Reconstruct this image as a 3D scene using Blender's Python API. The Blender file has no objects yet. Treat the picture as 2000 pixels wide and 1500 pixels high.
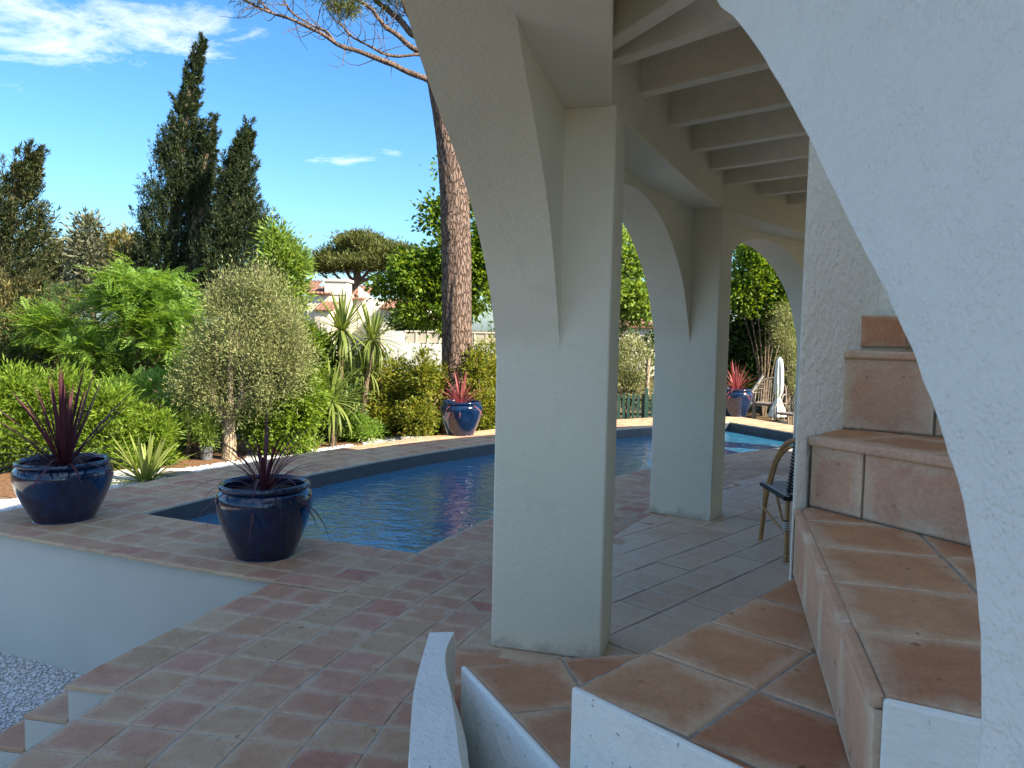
import bpy, math, random
import numpy as np
from mathutils import Matrix, Vector

rng = np.random.default_rng(7)
random.seed(7)
scene = bpy.context.scene
COL = scene.collection
R = math.radians

# ------------------------------------------------------------------ camera
EYE = 1.65
PITCH, ROLL, FOC = R(4.0), R(1.15), 1500.0
cp, sp, cr, sr = math.cos(PITCH), math.sin(PITCH), math.cos(ROLL), math.sin(ROLL)
A_ = np.array([[1, 0, 0], [0, cp, -sp], [0, sp, cp]])
B_ = np.array([[cr, 0, sr], [0, 1, 0], [-sr, 0, cr]])
M_ = B_ @ A_                                  # world (right, forward, up) -> camera
cam = bpy.data.cameras.new('camera')
cam.sensor_width = 36.0
cam.lens = FOC / 2000 * 36
cam.clip_start = 0.05
cam.clip_end = 3000
camo = bpy.data.objects.new('camera', cam)
COL.objects.link(camo)
right, fwd, up = Vector(M_[0]), Vector(M_[1]), Vector(M_[2])
m3 = Matrix((right, up, -fwd)).transposed()
camo.matrix_world = Matrix.Translation((0, 0, EYE)) @ m3.to_4x4()
scene.camera = camo


def at(px, py, d):
    """Point at forward distance d seen at photo pixel (px, py)."""
    c = np.array([(px - 1000) / FOC, 1, (750 - py) / FOC])
    r = M_.T @ c
    r = r * (d / r[1])
    return np.array([r[0], r[1], r[2] + EYE])


# ------------------------------------------------------------------ light
SUN_AZ, SUN_EL = R(118), R(37)
world = bpy.data.worlds.new('World')
scene.world = world
world.use_nodes = True
scene.view_settings.view_transform = 'Standard'
scene.view_settings.look = 'None'
scene.view_settings.exposure = 1.88
scene.view_settings.gamma = 1.0
sun = bpy.data.lights.new('sun', 'SUN')
sun.energy = 4.2
sun.angle = R(0.5)
sun.color = (1.0, 0.88, 0.70)
suno = bpy.data.objects.new('sun', sun)
COL.objects.link(suno)
sd = Vector((math.sin(SUN_AZ) * math.cos(SUN_EL), math.cos(SUN_AZ) * math.cos(SUN_EL), math.sin(SUN_EL)))
suno.rotation_euler = sd.to_track_quat('Z', 'Y').to_euler()
suno.location = (20, -20, 30)


class NT:
    """Tiny node-tree writer."""
    def __init__(self, tree):
        self.t = tree
    def n(self, kind, **kw):
        nd = self.t.nodes.new(kind)
        for k, v in kw.items():
            if k.startswith('i_'):
                key = k[2:]
                key = int(key) if key.isdigit() else key.replace('_', ' ')
                s = nd.inputs[key]
                if isinstance(v, bpy.types.NodeSocket):
                    self.t.links.new(v, s)
                else:
                    s.default_value = v
            else:
                setattr(nd, k, v)
        return nd
    def math(self, op, a, b=0.0, c=None, clamp=False):
        nd = self.t.nodes.new('ShaderNodeMath'); nd.operation = op; nd.use_clamp = clamp
        for i, v in enumerate((a, b) if c is None else (a, b, c)):
            if isinstance(v, bpy.types.NodeSocket): self.t.links.new(v, nd.inputs[i])
            else: nd.inputs[i].default_value = v
        return nd.outputs[0]
    def vmath(self, op, a, b=(0, 0, 0), out=0):
        nd = self.t.nodes.new('ShaderNodeVectorMath'); nd.operation = op
        for i, v in enumerate((a, b)):
            if isinstance(v, bpy.types.NodeSocket): self.t.links.new(v, nd.inputs[i])
            else: nd.inputs[i].default_value = v
        return nd.outputs[out]
    def mix(self, f, a, b, mode='MIX'):
        nd = self.t.nodes.new('ShaderNodeMix'); nd.data_type = 'RGBA'; nd.blend_type = mode
        for s, v in ((nd.inputs[0], f), (nd.inputs[6], a), (nd.inputs[7], b)):
            if isinstance(v, bpy.types.NodeSocket): self.t.links.new(v, s)
            elif s.type == 'RGBA': s.default_value = (*v[:3], 1)
            else: s.default_value = v
        return nd.outputs[2]
    def ramp(self, f, stops, interp='LINEAR'):
        nd = self.t.nodes.new('ShaderNodeValToRGB'); cr_ = nd.color_ramp; cr_.interpolation = interp
        while len(cr_.elements) < len(stops): cr_.elements.new(0.5)
        for e, (p, c) in zip(cr_.elements, stops):
            e.position = p
            e.color = (*c, 1) if isinstance(c, (tuple, list)) else (c, c, c, 1)
        self.t.links.new(f, nd.inputs[0])
        return nd.outputs[0]
    def noise(self, vec, scale, detail=3, rough=0.5, dist=0.0):
        nd = self.t.nodes.new('ShaderNodeTexNoise')
        if vec is not None: self.t.links.new(vec, nd.inputs['Vector'])
        nd.inputs['Scale'].default_value = scale; nd.inputs['Detail'].default_value = detail
        nd.inputs['Roughness'].default_value = rough; nd.inputs['Distortion'].default_value = dist
        return nd.outputs[0]
    def link(self, a, b):
        self.t.links.new(a, b)


# sky with clouds (seen ones follow directions, unseen ones are added as fill light)
W = NT(world.node_tree)
bg = world.node_tree.nodes['Background']
sky = W.n('ShaderNodeTexSky', sky_type='NISHITA', sun_disc=False, sun_elevation=SUN_EL, sun_rotation=SUN_AZ,
          altitude=0.0, air_density=1.0, dust_density=1.2, ozone_density=2.6)
tc = W.n('ShaderNodeTexCoord')
dirv = tc.outputs['Generated']
sep = W.n('ShaderNodeSeparateXYZ', i_0=dirv)
den = W.math('ADD', W.math('MAXIMUM', sep.outputs[2], 0.0), 0.16)
cu = W.math('DIVIDE', sep.outputs[0], den)
cv = W.math('DIVIDE', sep.outputs[1], den)
comb = W.n('ShaderNodeCombineXYZ', i_0=cu, i_1=cv, i_2=0.0)
def blob(u, v, ru, rv, ang=0.0):
    du = W.math('SUBTRACT', cu, u); dv = W.math('SUBTRACT', cv, v)
    ca, sa = math.cos(ang), math.sin(ang)
    a = W.math('DIVIDE', W.math('ADD', W.math('MULTIPLY', du, ca), W.math('MULTIPLY', dv, sa)), ru)
    b = W.math('DIVIDE', W.math('SUBTRACT', W.math('MULTIPLY', dv, ca), W.math('MULTIPLY', du, sa)), rv)
    d2 = W.math('ADD', W.math('MULTIPLY', a, a), W.math('MULTIPLY', b, b))
    return W.math('SUBTRACT', 1.0, d2, clamp=True)
mp = W.n('ShaderNodeMapping', i_0=comb.outputs[0], i_Rotation=(0, 0, R(28)), i_Scale=(1.0, 1.45, 1.0))
n1 = W.noise(mp.outputs[0], 4.2, 10, 0.68, 0.35)
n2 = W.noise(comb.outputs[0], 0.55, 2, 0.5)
def puv(px, py):
    c = at(px, py, 1.0) - np.array([0, 0, EYE]); c = c / np.linalg.norm(c)
    return c[0] / (max(c[2], 0) + .16), c[1] / (max(c[2], 0) + .16)
b1 = blob(*puv(60, 60), 0.36, 0.24, R(20))
b2 = blob(*puv(330, 60), 0.34, 0.20, R(10))
b3 = blob(*puv(20, 160), 0.09, 0.07)
pa, pb = puv(540, 330), puv(850, 285)
b4 = blob((pa[0] + pb[0]) / 2, (pa[1] + pb[1]) / 2, 0.30, 0.085, math.atan2(pb[1] - pa[1], pb[0] - pa[0]))
fill_mask = W.math('MULTIPLY', W.math('SUBTRACT', n2, 0.36, clamp=True), 5.0)  # unseen clouds overhead and behind, added to brighten the shaded porch
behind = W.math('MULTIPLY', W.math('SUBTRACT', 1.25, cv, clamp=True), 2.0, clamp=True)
mask = W.math('MAXIMUM', W.math('MAXIMUM', W.math('MULTIPLY', b1, 1.2), W.math('MULTIPLY', b2, 1.0)),
              W.math('MAXIMUM', W.math('MULTIPLY', b3, 0.75), W.math('MULTIPLY', b4, 0.9)))
mask = W.math('MAXIMUM', mask, W.math('MULTIPLY', fill_mask, behind), clamp=True)
cl = W.math('SUBTRACT', W.math('ADD', n1, W.math('MULTIPLY', mask, 0.31)), 0.69)
cl = W.math('MULTIPLY', W.math('MULTIPLY', cl, 2.3, clamp=True), W.math('MINIMUM', W.math('MULTIPLY', mask, 3.0), 1.0))
cl = W.math('MULTIPLY', cl, 0.92, clamp=True)
skyt = W.ramp(W.math('MAXIMUM', sep.outputs[2], 0.0), [(0.0, (0.80, 0.93, 1.0)), (0.10, (0.56, 0.82, 0.98)), (0.32, (0.38, 0.715, 0.97))])
skyc = W.mix(1.0, sky.outputs[0], skyt, 'MULTIPLY')
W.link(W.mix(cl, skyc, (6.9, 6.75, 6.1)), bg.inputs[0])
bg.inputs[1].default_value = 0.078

# ------------------------------------------------------------------ helpers
def mesh_np(name, verts, faces, mats, parent=None, smooth=False, loc=None, sharp=None):
    """One mesh object from arrays; faces: list of tuples or an (n,4)/(n,3) int array."""
    me = bpy.data.meshes.new(name)
    verts = np.asarray(verts, dtype=np.float32)
    if isinstance(faces, np.ndarray):
        k = faces.shape[1]
        me.vertices.add(len(verts)); me.vertices.foreach_set('co', verts.ravel())
        me.loops.add(faces.size); me.loops.foreach_set('vertex_index', faces.astype(np.int32).ravel())
        me.polygons.add(len(faces))
        me.polygons.foreach_set('loop_start', np.arange(0, faces.size, k, dtype=np.int32))
        me.update(calc_edges=True)
    else:
        me.from_pydata(verts.tolist(), [], faces)
        me.update()
    if mats is not None:
        for mm in (mats if isinstance(mats, (list, tuple)) else [mats]):
            me.materials.append(mm)
    if smooth:
        me.polygons.foreach_set('use_smooth', np.ones(len(me.polygons), dtype=bool))
        if sharp is not None:
            me.set_sharp_from_angle(angle=R(sharp))
    return link(name, me, parent, loc)


def link(name, me, parent=None, loc=None):
    o = bpy.data.objects.new(name, me)
    COL.objects.link(o)
    if parent is not None: o.parent = parent
    if loc is not None: o.location = loc
    return o


def thing(name, label, cat, loc=(0, 0, 0), group=None):
    o = bpy.data.objects.new(name, None)
    o.empty_display_size = 0.2
    COL.objects.link(o)
    o.location = loc
    tag(o, label, cat, group)
    return o


def tag(o, label=None, cat=None, group=None, kind=None):
    if label: o['label'] = label
    if cat: o['category'] = cat
    if group: o['group'] = group
    if kind: o['kind'] = kind
    return o


class MB:
    """Collects shapes for one mesh."""
    def __init__(self): self.v, self.f = [], []
    def add(self, v, f):
        o = len(self.v)
        self.v += [tuple(map(float, p)) for p in v]
        self.f += [tuple(int(i) + o for i in q) for q in f]
        return self
    def prism(self, poly, z0, z1):
        """Vertical prism over plan polygon; z0, z1 numbers or one value per corner."""
        n = len(poly)
        za = [z0] * n if np.isscalar(z0) else z0
        zb = [z1] * n if np.isscalar(z1) else z1
        area = sum(poly[i][0] * poly[(i + 1) % n][1] - poly[(i + 1) % n][0] * poly[i][1] for i in range(n))
        if area < 0: poly, za, zb = list(poly)[::-1], list(za)[::-1], list(zb)[::-1]
        v = [(p[0], p[1], a) for p, a in zip(poly, za)] + [(p[0], p[1], b) for p, b in zip(poly, zb)]
        f = [tuple(range(n))[::-1], tuple(range(n, 2 * n))] + [(i, (i + 1) % n, n + (i + 1) % n, n + i) for i in range(n)]
        return self.add(v, f)
    def box(self, c, s, rz=0.0):
        ca, sa = math.cos(rz), math.sin(rz)
        h = np.array(s) / 2
        p = [(c[0] + ca * x * h[0] - sa * y * h[1], c[1] + sa * x * h[0] + ca * y * h[1]) for x, y in ((-1, -1), (1, -1), (1, 1), (-1, 1))]
        return self.prism(p, c[2] - h[2], c[2] + h[2])
    def tube(self, pts, rad, n=8, cap=True):
        v, f = tube_np(pts, rad, n)
        k = len(pts)
        self.add(v, f.tolist() + ([tuple(range(n))[::-1], tuple(range((k - 1) * n, k * n))] if cap else []))
        return self
    def build(self, name, mat, parent=None, smooth=False, bevel=0.0, sharp=40, seg=2, loc=None):
        o = mesh_np(name, self.v, self.f, mat, parent, smooth, loc, sharp if smooth else None)
        if bevel:
            b = o.modifiers.new('bevel', 'BEVEL'); b.width = bevel; b.segments = seg; b.limit_method = 'ANGLE'; b.angle_limit = R(35)
            b.harden_normals = smooth
        return o


def tube_np(pts, rad, n=8):
    pts = np.asarray(pts, float); k = len(pts)
    rad = np.full(k, rad) if np.isscalar(rad) else np.asarray(rad, float)
    t = np.gradient(pts, axis=0); t /= np.linalg.norm(t, axis=1)[:, None] + 1e-9
    ref = np.array([0.0, 0, 1]) if abs(t[0][2]) < 0.9 else np.array([1.0, 0, 0])
    u = np.cross(t[0], ref); u /= np.linalg.norm(u)
    v = []
    a = np.linspace(0, 2 * np.pi, n, endpoint=False)
    for i in range(k):
        u = u - t[i] * (u @ t[i]); u /= np.linalg.norm(u) + 1e-9
        w = np.cross(t[i], u)
        v.append(pts[i] + rad[i] * (np.cos(a)[:, None] * u + np.sin(a)[:, None] * w))
    v = np.concatenate(v)
    i = np.arange((k - 1) * n); r_, c_ = i // n, i % n
    f = np.stack([r_ * n + c_, r_ * n + (c_ + 1) % n, (r_ + 1) * n + (c_ + 1) % n, (r_ + 1) * n + c_], 1)
    return v, f


def spline(pts, n):
    """Catmull-Rom through pts, n samples."""
    P = np.asarray(pts, float)
    P = np.vstack([2 * P[0] - P[1], P, 2 * P[-1] - P[-2]])
    k = len(P) - 3
    out = []
    for s in np.linspace(0, k - 1e-6, n):
        i = int(s); t = s - i
        p0, p1, p2, p3 = P[i:i + 4]
        out.append(.5 * ((2 * p1) + (p2 - p0) * t + (2 * p0 - 5 * p1 + 4 * p2 - p3) * t * t + (3 * p1 - p0 - 3 * p2 + p3) * t ** 3))
    return np.array(out)


def lathe(prof, n=48):
    """Revolved profile [(r, z)...] as verts, faces."""
    a = np.linspace(0, 2 * np.pi, n, endpoint=False)
    v = [(r * math.cos(t), r * math.sin(t), z) for r, z in prof for t in a]
    f = []
    for i in range(len(prof) - 1):
        for j in range(n):
            f.append((i * n + j, i * n + (j + 1) % n, (i + 1) * n + (j + 1) % n, (i + 1) * n + j))
    return v, f


# ------------------------------------------------------------------ materials
def newmat(name):
    m = bpy.data.materials.new(name); m.use_nodes = True
    t = NT(m.node_tree)
    return m, t, m.node_tree.nodes['Principled BSDF'], m.node_tree.nodes['Material Output']


def plaster(name, col, col2, bump=0.25, scale=60.0, big=1.2, stain=(0.35, 0.34, 0.30), stain_amt=0.12, dist=0.01, specks=0.0, peel=False, splash=0.0):
    m, t, b, out = newmat(name)
    co = t.n('ShaderNodeTexCoord').outputs['Object']
    nb = t.noise(co, big, 4, 0.6)
    c = t.mix(t.ramp(nb, [(0.3, 0.0), (0.7, 1.0)]), col, col2)
    st = t.ramp(t.noise(co, 3.5, 6, 0.7, 0.8), [(0.55, 0.0), (0.8, 1.0)])
    c = t.mix(t.math('MULTIPLY', st, stain_amt), c, stain)
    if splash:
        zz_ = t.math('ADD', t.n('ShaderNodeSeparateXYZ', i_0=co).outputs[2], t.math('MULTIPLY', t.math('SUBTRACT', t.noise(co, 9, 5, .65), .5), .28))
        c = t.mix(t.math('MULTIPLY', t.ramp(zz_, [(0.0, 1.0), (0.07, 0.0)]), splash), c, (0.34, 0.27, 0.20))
    if specks:
        sk = t.ramp(t.noise(co, 55, 2, 0.5), [(0.70, 0.0), (0.74, 1.0)])
        c = t.mix(t.math('MULTIPLY', sk, specks), c, (0.12, 0.11, 0.10))
    t.link(c, b.inputs['Base Color'])
    b.inputs['Roughness'].default_value = 0.9
    b.inputs['Specular IOR Level'].default_value = 0.2
    f1 = t.noise(co, scale, 1.5, 0.45)
    f2 = t.noise(co, scale * 0.4, 2, 0.5, 0.3)
    f3 = t.noise(co, scale * 3.0, 1, 0.5)
    h = t.math('ADD', t.math('ADD', t.math('MULTIPLY', f1, 0.6), t.math('MULTIPLY', f2, 0.6)), t.math('MULTIPLY', f3, 0.2))
    if peel:
        wv = t.n('ShaderNodeTexNoise', i_Scale=30.0); t.link(co, wv.inputs['Vector'])
        cw = t.vmath('ADD', co, t.vmath('MULTIPLY', wv.outputs[1], (.012, .012, .012)))
        vo = t.n('ShaderNodeTexVoronoi', feature='SMOOTH_F1', i_Scale=scale); t.link(cw, vo.inputs['Vector'])
        vo.inputs['Smoothness'].default_value = 0.7
        vb = t.n('ShaderNodeTexVoronoi', feature='SMOOTH_F1', i_Scale=scale * .45); t.link(cw, vb.inputs['Vector'])
        vb.inputs['Smoothness'].default_value = 0.8
        pk = t.ramp(t.noise(co, 14, 3, .6), [(.35, 0.25), (.65, 1.0)])
        h = t.math('ADD', t.math('MULTIPLY', t.math('MULTIPLY', t.math('SUBTRACT', 1.0, vo.outputs[0]), pk), 1.1), t.math('MULTIPLY', t.math('SUBTRACT', 1.0, vb.outputs[0]), .8))
        h = t.math('ADD', h, t.math('MULTIPLY', f1, .35))
    bp = t.n('ShaderNodeBump', i_Strength=bump, i_Distance=dist, i_Height=h)
    t.link(bp.outputs[0], b.inputs['Normal'])
    return m


def tile_mat(name, stops, pale, pale_amt, dark=0.5, rough=0.72):
    m, t, b, out = newmat(name)
    tcn = t.n('ShaderNodeTexCoord')
    rnd = t.n('ShaderNodeObjectInfo').outputs['Random']
    off = t.n('ShaderNodeCombineXYZ', i_0=t.math('MULTIPLY', rnd, 37.0), i_1=t.math('MULTIPLY', rnd, 91.0), i_2=t.math('MULTIPLY', rnd, 13.0))
    co = t.vmath('ADD', tcn.outputs['Object'], off.outputs[0])
    base = t.ramp(rnd, stops, 'LINEAR')
    n1 = t.noise(co, 6.5, 5, 0.62, 0.6)
    c = t.mix(t.ramp(n1, [(0.35, 0.0), (0.7, dark)]), base, t.mix(1.0, base, (0.62, 0.52, 0.50), 'MULTIPLY'))
    n3 = t.noise(co, 11, 4, 0.6, 1.2)
    c = t.mix(t.ramp(n3, [(0.58, 0.0), (0.78, 0.55)]), c, t.mix(0.5, base, (0.52, 0.40, 0.33)))
    # worn, bleached borders
    g = t.n('ShaderNodeSeparateXYZ', i_0=tcn.outputs['Generated'])
    ex = t.math('MINIMUM', g.outputs[0], t.math('SUBTRACT', 1.0, g.outputs[0]))
    ey = t.math('MINIMUM', g.outputs[1], t.math('SUBTRACT', 1.0, g.outputs[1]))
    ed = t.math('MINIMUM', ex, ey)
    n2 = t.noise(co, 4.5, 4, 0.65, 0.5)
    ed = t.math('ADD', ed, t.math('MULTIPLY', t.math('SUBTRACT', n2, 0.46), 0.75))
    e = t.ramp(ed, [(0.0, 1.0), (0.2, 0.0)])
    c = t.mix(t.math('MULTIPLY', e, pale_amt), c, pale)
    fine = t.noise(co, 90, 3, 0.6)
    c = t.mix(0.22, c, t.mix(1.0, c, t.ramp(fine, [(0.3, 0.45), (0.7, 1.45)]), 'MULTIPLY'))
    spots = t.ramp(t.noise(co, 26, 2, 0.4), [(0.71, 0.0), (0.76, 0.7)])
    c = t.mix(spots, c, t.mix(1.0, base, (0.30, 0.26, 0.24), 'MULTIPLY'))
    t.link(c, b.inputs['Base Color'])
    t.link(t.ramp(n1, [(0.3, rough - 0.12), (0.7, rough + 0.1)]), b.inputs['Roughness'])
    b.inputs['Specular IOR Level'].default_value = 0.35
    h = t.math('ADD', t.noise(co, 7, 3, 0.5), t.math('MULTIPLY', fine, 0.12))
    bp = t.n('ShaderNodeBump', i_Strength=0.35, i_Distance=0.012, i_Height=h)
    t.link(bp.outputs[0], b.inputs['Normal'])
    return m


def simple(name, col, rough=0.6, metal=0.0, var=0.25, scale=12.0, bump=0.0, spec=0.5, coat=0.0):
    m, t, b, out = newmat(name)
    co = t.n('ShaderNodeTexCoord').outputs['Object']
    n = t.noise(co, scale, 4, 0.6)
    lo = tuple(x * (1 - var) for x in col); hi = tuple(min(1, x * (1 + var)) for x in col)
    t.link(t.mix(t.ramp(n, [(0.3, 0.0), (0.7, 1.0)]), lo, hi), b.inputs['Base Color'])
    b.inputs['Roughness'].default_value = rough
    b.inputs['Metallic'].default_value = metal
    b.inputs['Specular IOR Level'].default_value = spec
    b.inputs['Coat Weight'].default_value = coat
    if bump:
        bp = t.n('ShaderNodeBump', i_Strength=bump, i_Distance=0.01, i_Height=t.noise(co, scale * 4, 4, 0.6))
        t.link(bp.outputs[0], b.inputs['Normal'])
    return m


def leaf_mat(name, c1, c2, c3, trans=0.35, rough=0.5, tcol=None):
    """Leaves: colour varies leaf by leaf; light passes through the blade."""
    m, t, b, out = newmat(name)
    r = t.n('ShaderNodeNewGeometry').outputs['Random Per Island']
    c = t.ramp(r, [(0.0, c1), (0.5, c2), (1.0, c3)])
    t.link(c, b.inputs['Base Color'])
    b.inputs['Roughness'].default_value = rough
    b.inputs['Specular IOR Level'].default_value = 0.25
    tr = t.n('ShaderNodeBsdfTranslucent')
    t.link(t.mix(1.0, c, tcol or (1.5, 1.35, 0.6), 'MULTIPLY'), tr.inputs[0])
    mx = t.n('ShaderNodeMixShader', i_0=trans)
    t.link(b.outputs[0], mx.inputs[1]); t.link(tr.outputs[0], mx.inputs[2])
    t.link(mx.outputs[0], out.inputs[0])
    return m


def bark_mat(name, c1, c2, sx=9.0, sz=2.2, bump=0.8):
    m, t, b, out = newmat(name)
    co = t.n('ShaderNodeTexCoord').outputs['Object']
    mp_ = t.n('ShaderNodeMapping', i_0=co, i_Scale=(sx, sx, sz))
    wob = t.n('ShaderNodeTexNoise'); t.link(mp_.outputs[0], wob.inputs['Vector']); wob.inputs['Scale'].default_value = 1.2; wob.inputs['Detail'].default_value = 3
    vv = t.vmath('ADD', mp_.outputs[0], t.vmath('MULTIPLY', wob.outputs[1], (0.9, 0.9, 0.9)))
    vo = t.n('ShaderNodeTexVoronoi', feature='DISTANCE_TO_EDGE', i_Scale=1.6); t.link(vv, vo.inputs['Vector'])
    crack = t.ramp(vo.outputs[0], [(0.0, 0.0), (0.16, 1.0)])
    n = t.noise(mp_.outputs[0], 3.0, 5, 0.65)
    c = t.mix(t.ramp(n, [(0.3, 0.0), (0.7, 1.0)]), c1, c2)
    c = t.mix(t.math('MULTIPLY', t.math('SUBTRACT', 1.0, crack), 0.75), c, tuple(x * 0.28 for x in c1))
    t.link(c, b.inputs['Base Color'])
    b.inputs['Roughness'].default_value = 0.9; b.inputs['Specular IOR Level'].default_value = 0.15
    h = t.math('ADD', crack, t.math('MULTIPLY', n, 0.5))
    bp = t.n('ShaderNodeBump', i_Strength=bump, i_Distance=0.03, i_Height=h)
    t.link(bp.outputs[0], b.inputs['Normal'])
    return m


M = {}
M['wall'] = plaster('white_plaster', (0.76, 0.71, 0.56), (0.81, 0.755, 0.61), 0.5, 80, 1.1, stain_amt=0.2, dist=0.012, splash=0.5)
M['near'] = plaster('rough_stucco', (0.78, 0.775, 0.715), (0.83, 0.82, 0.76), 0.55, 160, 1.6, stain_amt=0.14, dist=0.0065, specks=0.15, peel=True)
M['trowel'] = plaster('trowelled_plaster', (0.74, 0.70, 0.60), (0.81, 0.78, 0.70), 0.8, 34, 2.2, stain_amt=0.16, dist=0.02)
M['curb'] = plaster('weathered_plaster', (0.80, 0.80, 0.75), (0.86, 0.86, 0.81), 0.6, 55, 5.0, stain=(0.42, 0.43, 0.36), stain_amt=0.55, dist=0.010, specks=0.6)
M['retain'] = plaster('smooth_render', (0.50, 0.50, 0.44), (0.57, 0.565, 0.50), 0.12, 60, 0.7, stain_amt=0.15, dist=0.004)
M['ceil'] = plaster('painted_ceiling', (0.76, 0.68, 0.53), (0.80, 0.72, 0.57), 0.1, 40, 1.0, dist=0.003)
M['joist'] = simple('painted_timber', (0.80, 0.73, 0.60), 0.6, var=0.06, scale=8, bump=0.15)
M['grout'] = simple('grout', (0.42, 0.385, 0.33), 0.95, var=0.25, scale=14, bump=0.4, spec=0.1)
M['grout_dark'] = simple('dark_grout', (0.30, 0.265, 0.225), 0.95, var=0.3, scale=14, bump=0.4, spec=0.1)
M['tile'] = tile_mat('terracotta_tile', [(0.0, (0.48, 0.26, 0.15)), (0.18, (0.52, 0.325, 0.185)), (0.34, (0.47, 0.215, 0.135)), (0.48, (0.53, 0.365, 0.215)),
                                         (0.62, (0.49, 0.27, 0.155)), (0.76, (0.52, 0.285, 0.185)), (0.9, (0.48, 0.31, 0.175)), (1.0, (0.54, 0.38, 0.225))],
                     (0.62, 0.51, 0.34), 0.5, 0.45)
M['porch_tile'] = tile_mat('porch_tile', [(0.0, (0.63, 0.47, 0.33)), (0.4, (0.68, 0.52, 0.37)), (0.7, (0.61, 0.43, 0.29)), (1.0, (0.70, 0.56, 0.41))],
                           (0.70, 0.60, 0.48), 0.45, 0.25, 0.6)
M['stair_tile'] = tile_mat('stair_tile', [(0.0, (0.49, 0.235, 0.115)), (0.35, (0.54, 0.275, 0.135)), (0.7, (0.45, 0.20, 0.10)), (1.0, (0.55, 0.30, 0.155))],
                           (0.63, 0.49, 0.34), 0.6, 0.42, 0.6)
M['riser_tile'] = tile_mat('riser_tile', [(0.0, (0.563, 0.320, 0.205)), (0.5, (0.614, 0.384, 0.256)), (1.0, (0.525, 0.282, 0.179))],
                           (0.66, 0.55, 0.40), 0.7, 0.3, 0.65)


def glaze():
    m, t, b, out = newmat('blue_glaze')
    co = t.n('ShaderNodeTexCoord').outputs['Object']
    mp_ = t.n('ShaderNodeMapping', i_0=co, i_Scale=(1, 1, 0.25))
    n = t.noise(mp_.outputs[0], 9, 4, 0.6, 0.5)
    t.link(t.ramp(n, [(0.3, (0.001, 0.007, 0.026)), (0.6, (0.002, 0.016, 0.058)), (0.85, (0.006, 0.035, 0.11))]), b.inputs['Base Color'])
    b.inputs['Roughness'].default_value = 0.14
    b.inputs['Coat Weight'].default_value = 0.4; b.inputs['Coat Roughness'].default_value = 0.03
    bp = t.n('ShaderNodeBump', i_Strength=0.12, i_Distance=0.02, i_Height=t.noise(co, 7, 2, 0.5))
    t.link(bp.outputs[0], b.inputs['Normal']); t.link(bp.outputs[0], b.inputs['Coat Normal'])
    return m
M['glaze'] = glaze()
M['soil'] = simple('soil', (0.05, 0.035, 0.025), 0.95, var=0.5, scale=30, bump=0.8, spec=0.1)


def water_mat():
    m, t, b, out = newmat('pool_water')
    co = t.n('ShaderNodeTexCoord').outputs['Object']
    w1 = t.noise(co, 3.2, 3, 0.5, 0.5)
    mp_ = t.n('ShaderNodeMapping', i_0=co, i_Rotation=(0, 0, R(25)), i_Scale=(1.0, 2.2, 1.0))
    w2 = t.noise(mp_.outputs[0], 6.0, 2, 0.5, 0.4)
    h = t.math('ADD', w1, t.math('MULTIPLY', w2, 0.5))
    bp = t.n('ShaderNodeBump', i_Strength=0.27, i_Distance=0.07, i_Height=h)
    b.inputs['Base Color'].default_value = (0.028, 0.15, 0.26, 1)
    b.inputs['Roughness'].default_value = 0.02
    b.inputs['IOR'].default_value = 1.8
    b.inputs['Specular IOR Level'].default_value = 0.75
    t.link(bp.outputs[0], b.inputs['Normal'])
    return m
M['water'] = water_mat()
M['liner'] = simple('slate_liner', (0.045, 0.055, 0.068), 0.5, var=0.25, scale=5, bump=0.2)
M['gravel'] = simple('white_gravel', (0.62, 0.60, 0.56), 0.9, var=0.3, scale=60, bump=1.0, spec=0.2)
M['pebble'] = simple('white_pebble', (0.60, 0.60, 0.60), 0.8, var=0.25, scale=20, spec=0.3)
M['ground'] = simple('garden_soil', (0.12, 0.085, 0.05), 0.95, var=0.5, scale=3, bump=0.8, spec=0.1)
M['mulch'] = simple('bark_mulch', (0.18, 0.10, 0.055), 0.95, var=0.5, scale=25, bump=1.0, spec=0.1)
M['trunk'] = bark_mat('pine_bark', (0.15, 0.098, 0.075), (0.27, 0.195, 0.155), 15, 3.6, 1.0)
M['limb'] = bark_mat('limb_bark', (0.12, 0.085, 0.068), (0.22, 0.15, 0.115), 14, 4, 0.6)
M['olive_bark'] = bark_mat('olive_bark', (0.34, 0.27, 0.19), (0.46, 0.37, 0.26), 12, 3, 0.7)
M['stem'] = bark_mat('stem_bark', (0.16, 0.12, 0.085), (0.24, 0.18, 0.12), 16, 5, 0.5)

G = {}
G['cypress'] = leaf_mat('cypress_needles', (0.018, 0.034, 0.016), (0.030, 0.050, 0.020), (0.062, 0.075, 0.026), 0.15)
G['conifer'] = leaf_mat('conifer_needles', (0.022, 0.040, 0.016), (0.045, 0.060, 0.022), (0.10, 0.095, 0.035), 0.15)
G['acacia'] = leaf_mat('feathery_leaves', (0.10, 0.20, 0.03), (0.16, 0.28, 0.045), (0.23, 0.35, 0.065), 0.45)
G['hedge'] = leaf_mat('oleander_leaves', (0.085, 0.165, 0.018), (0.15, 0.245, 0.026), (0.24, 0.33, 0.045), 0.45)
G['olive'] = leaf_mat('olive_leaves', (0.16, 0.19, 0.07), (0.245, 0.27, 0.105), (0.36, 0.365, 0.17), 0.3, tcol=(1.1, 1.1, 0.8))
G['light'] = leaf_mat('pale_leaves', (0.12, 0.21, 0.035), (0.19, 0.29, 0.055), (0.26, 0.36, 0.085), 0.42)
G['broad'] = leaf_mat('broad_leaves', (0.06, 0.125, 0.014), (0.115, 0.20, 0.018), (0.21, 0.285, 0.03), 0.45)
G['pine'] = leaf_mat('pine_needles', (0.06, 0.08, 0.022), (0.10, 0.12, 0.030), (0.15, 0.155, 0.045), 0.15)
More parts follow.
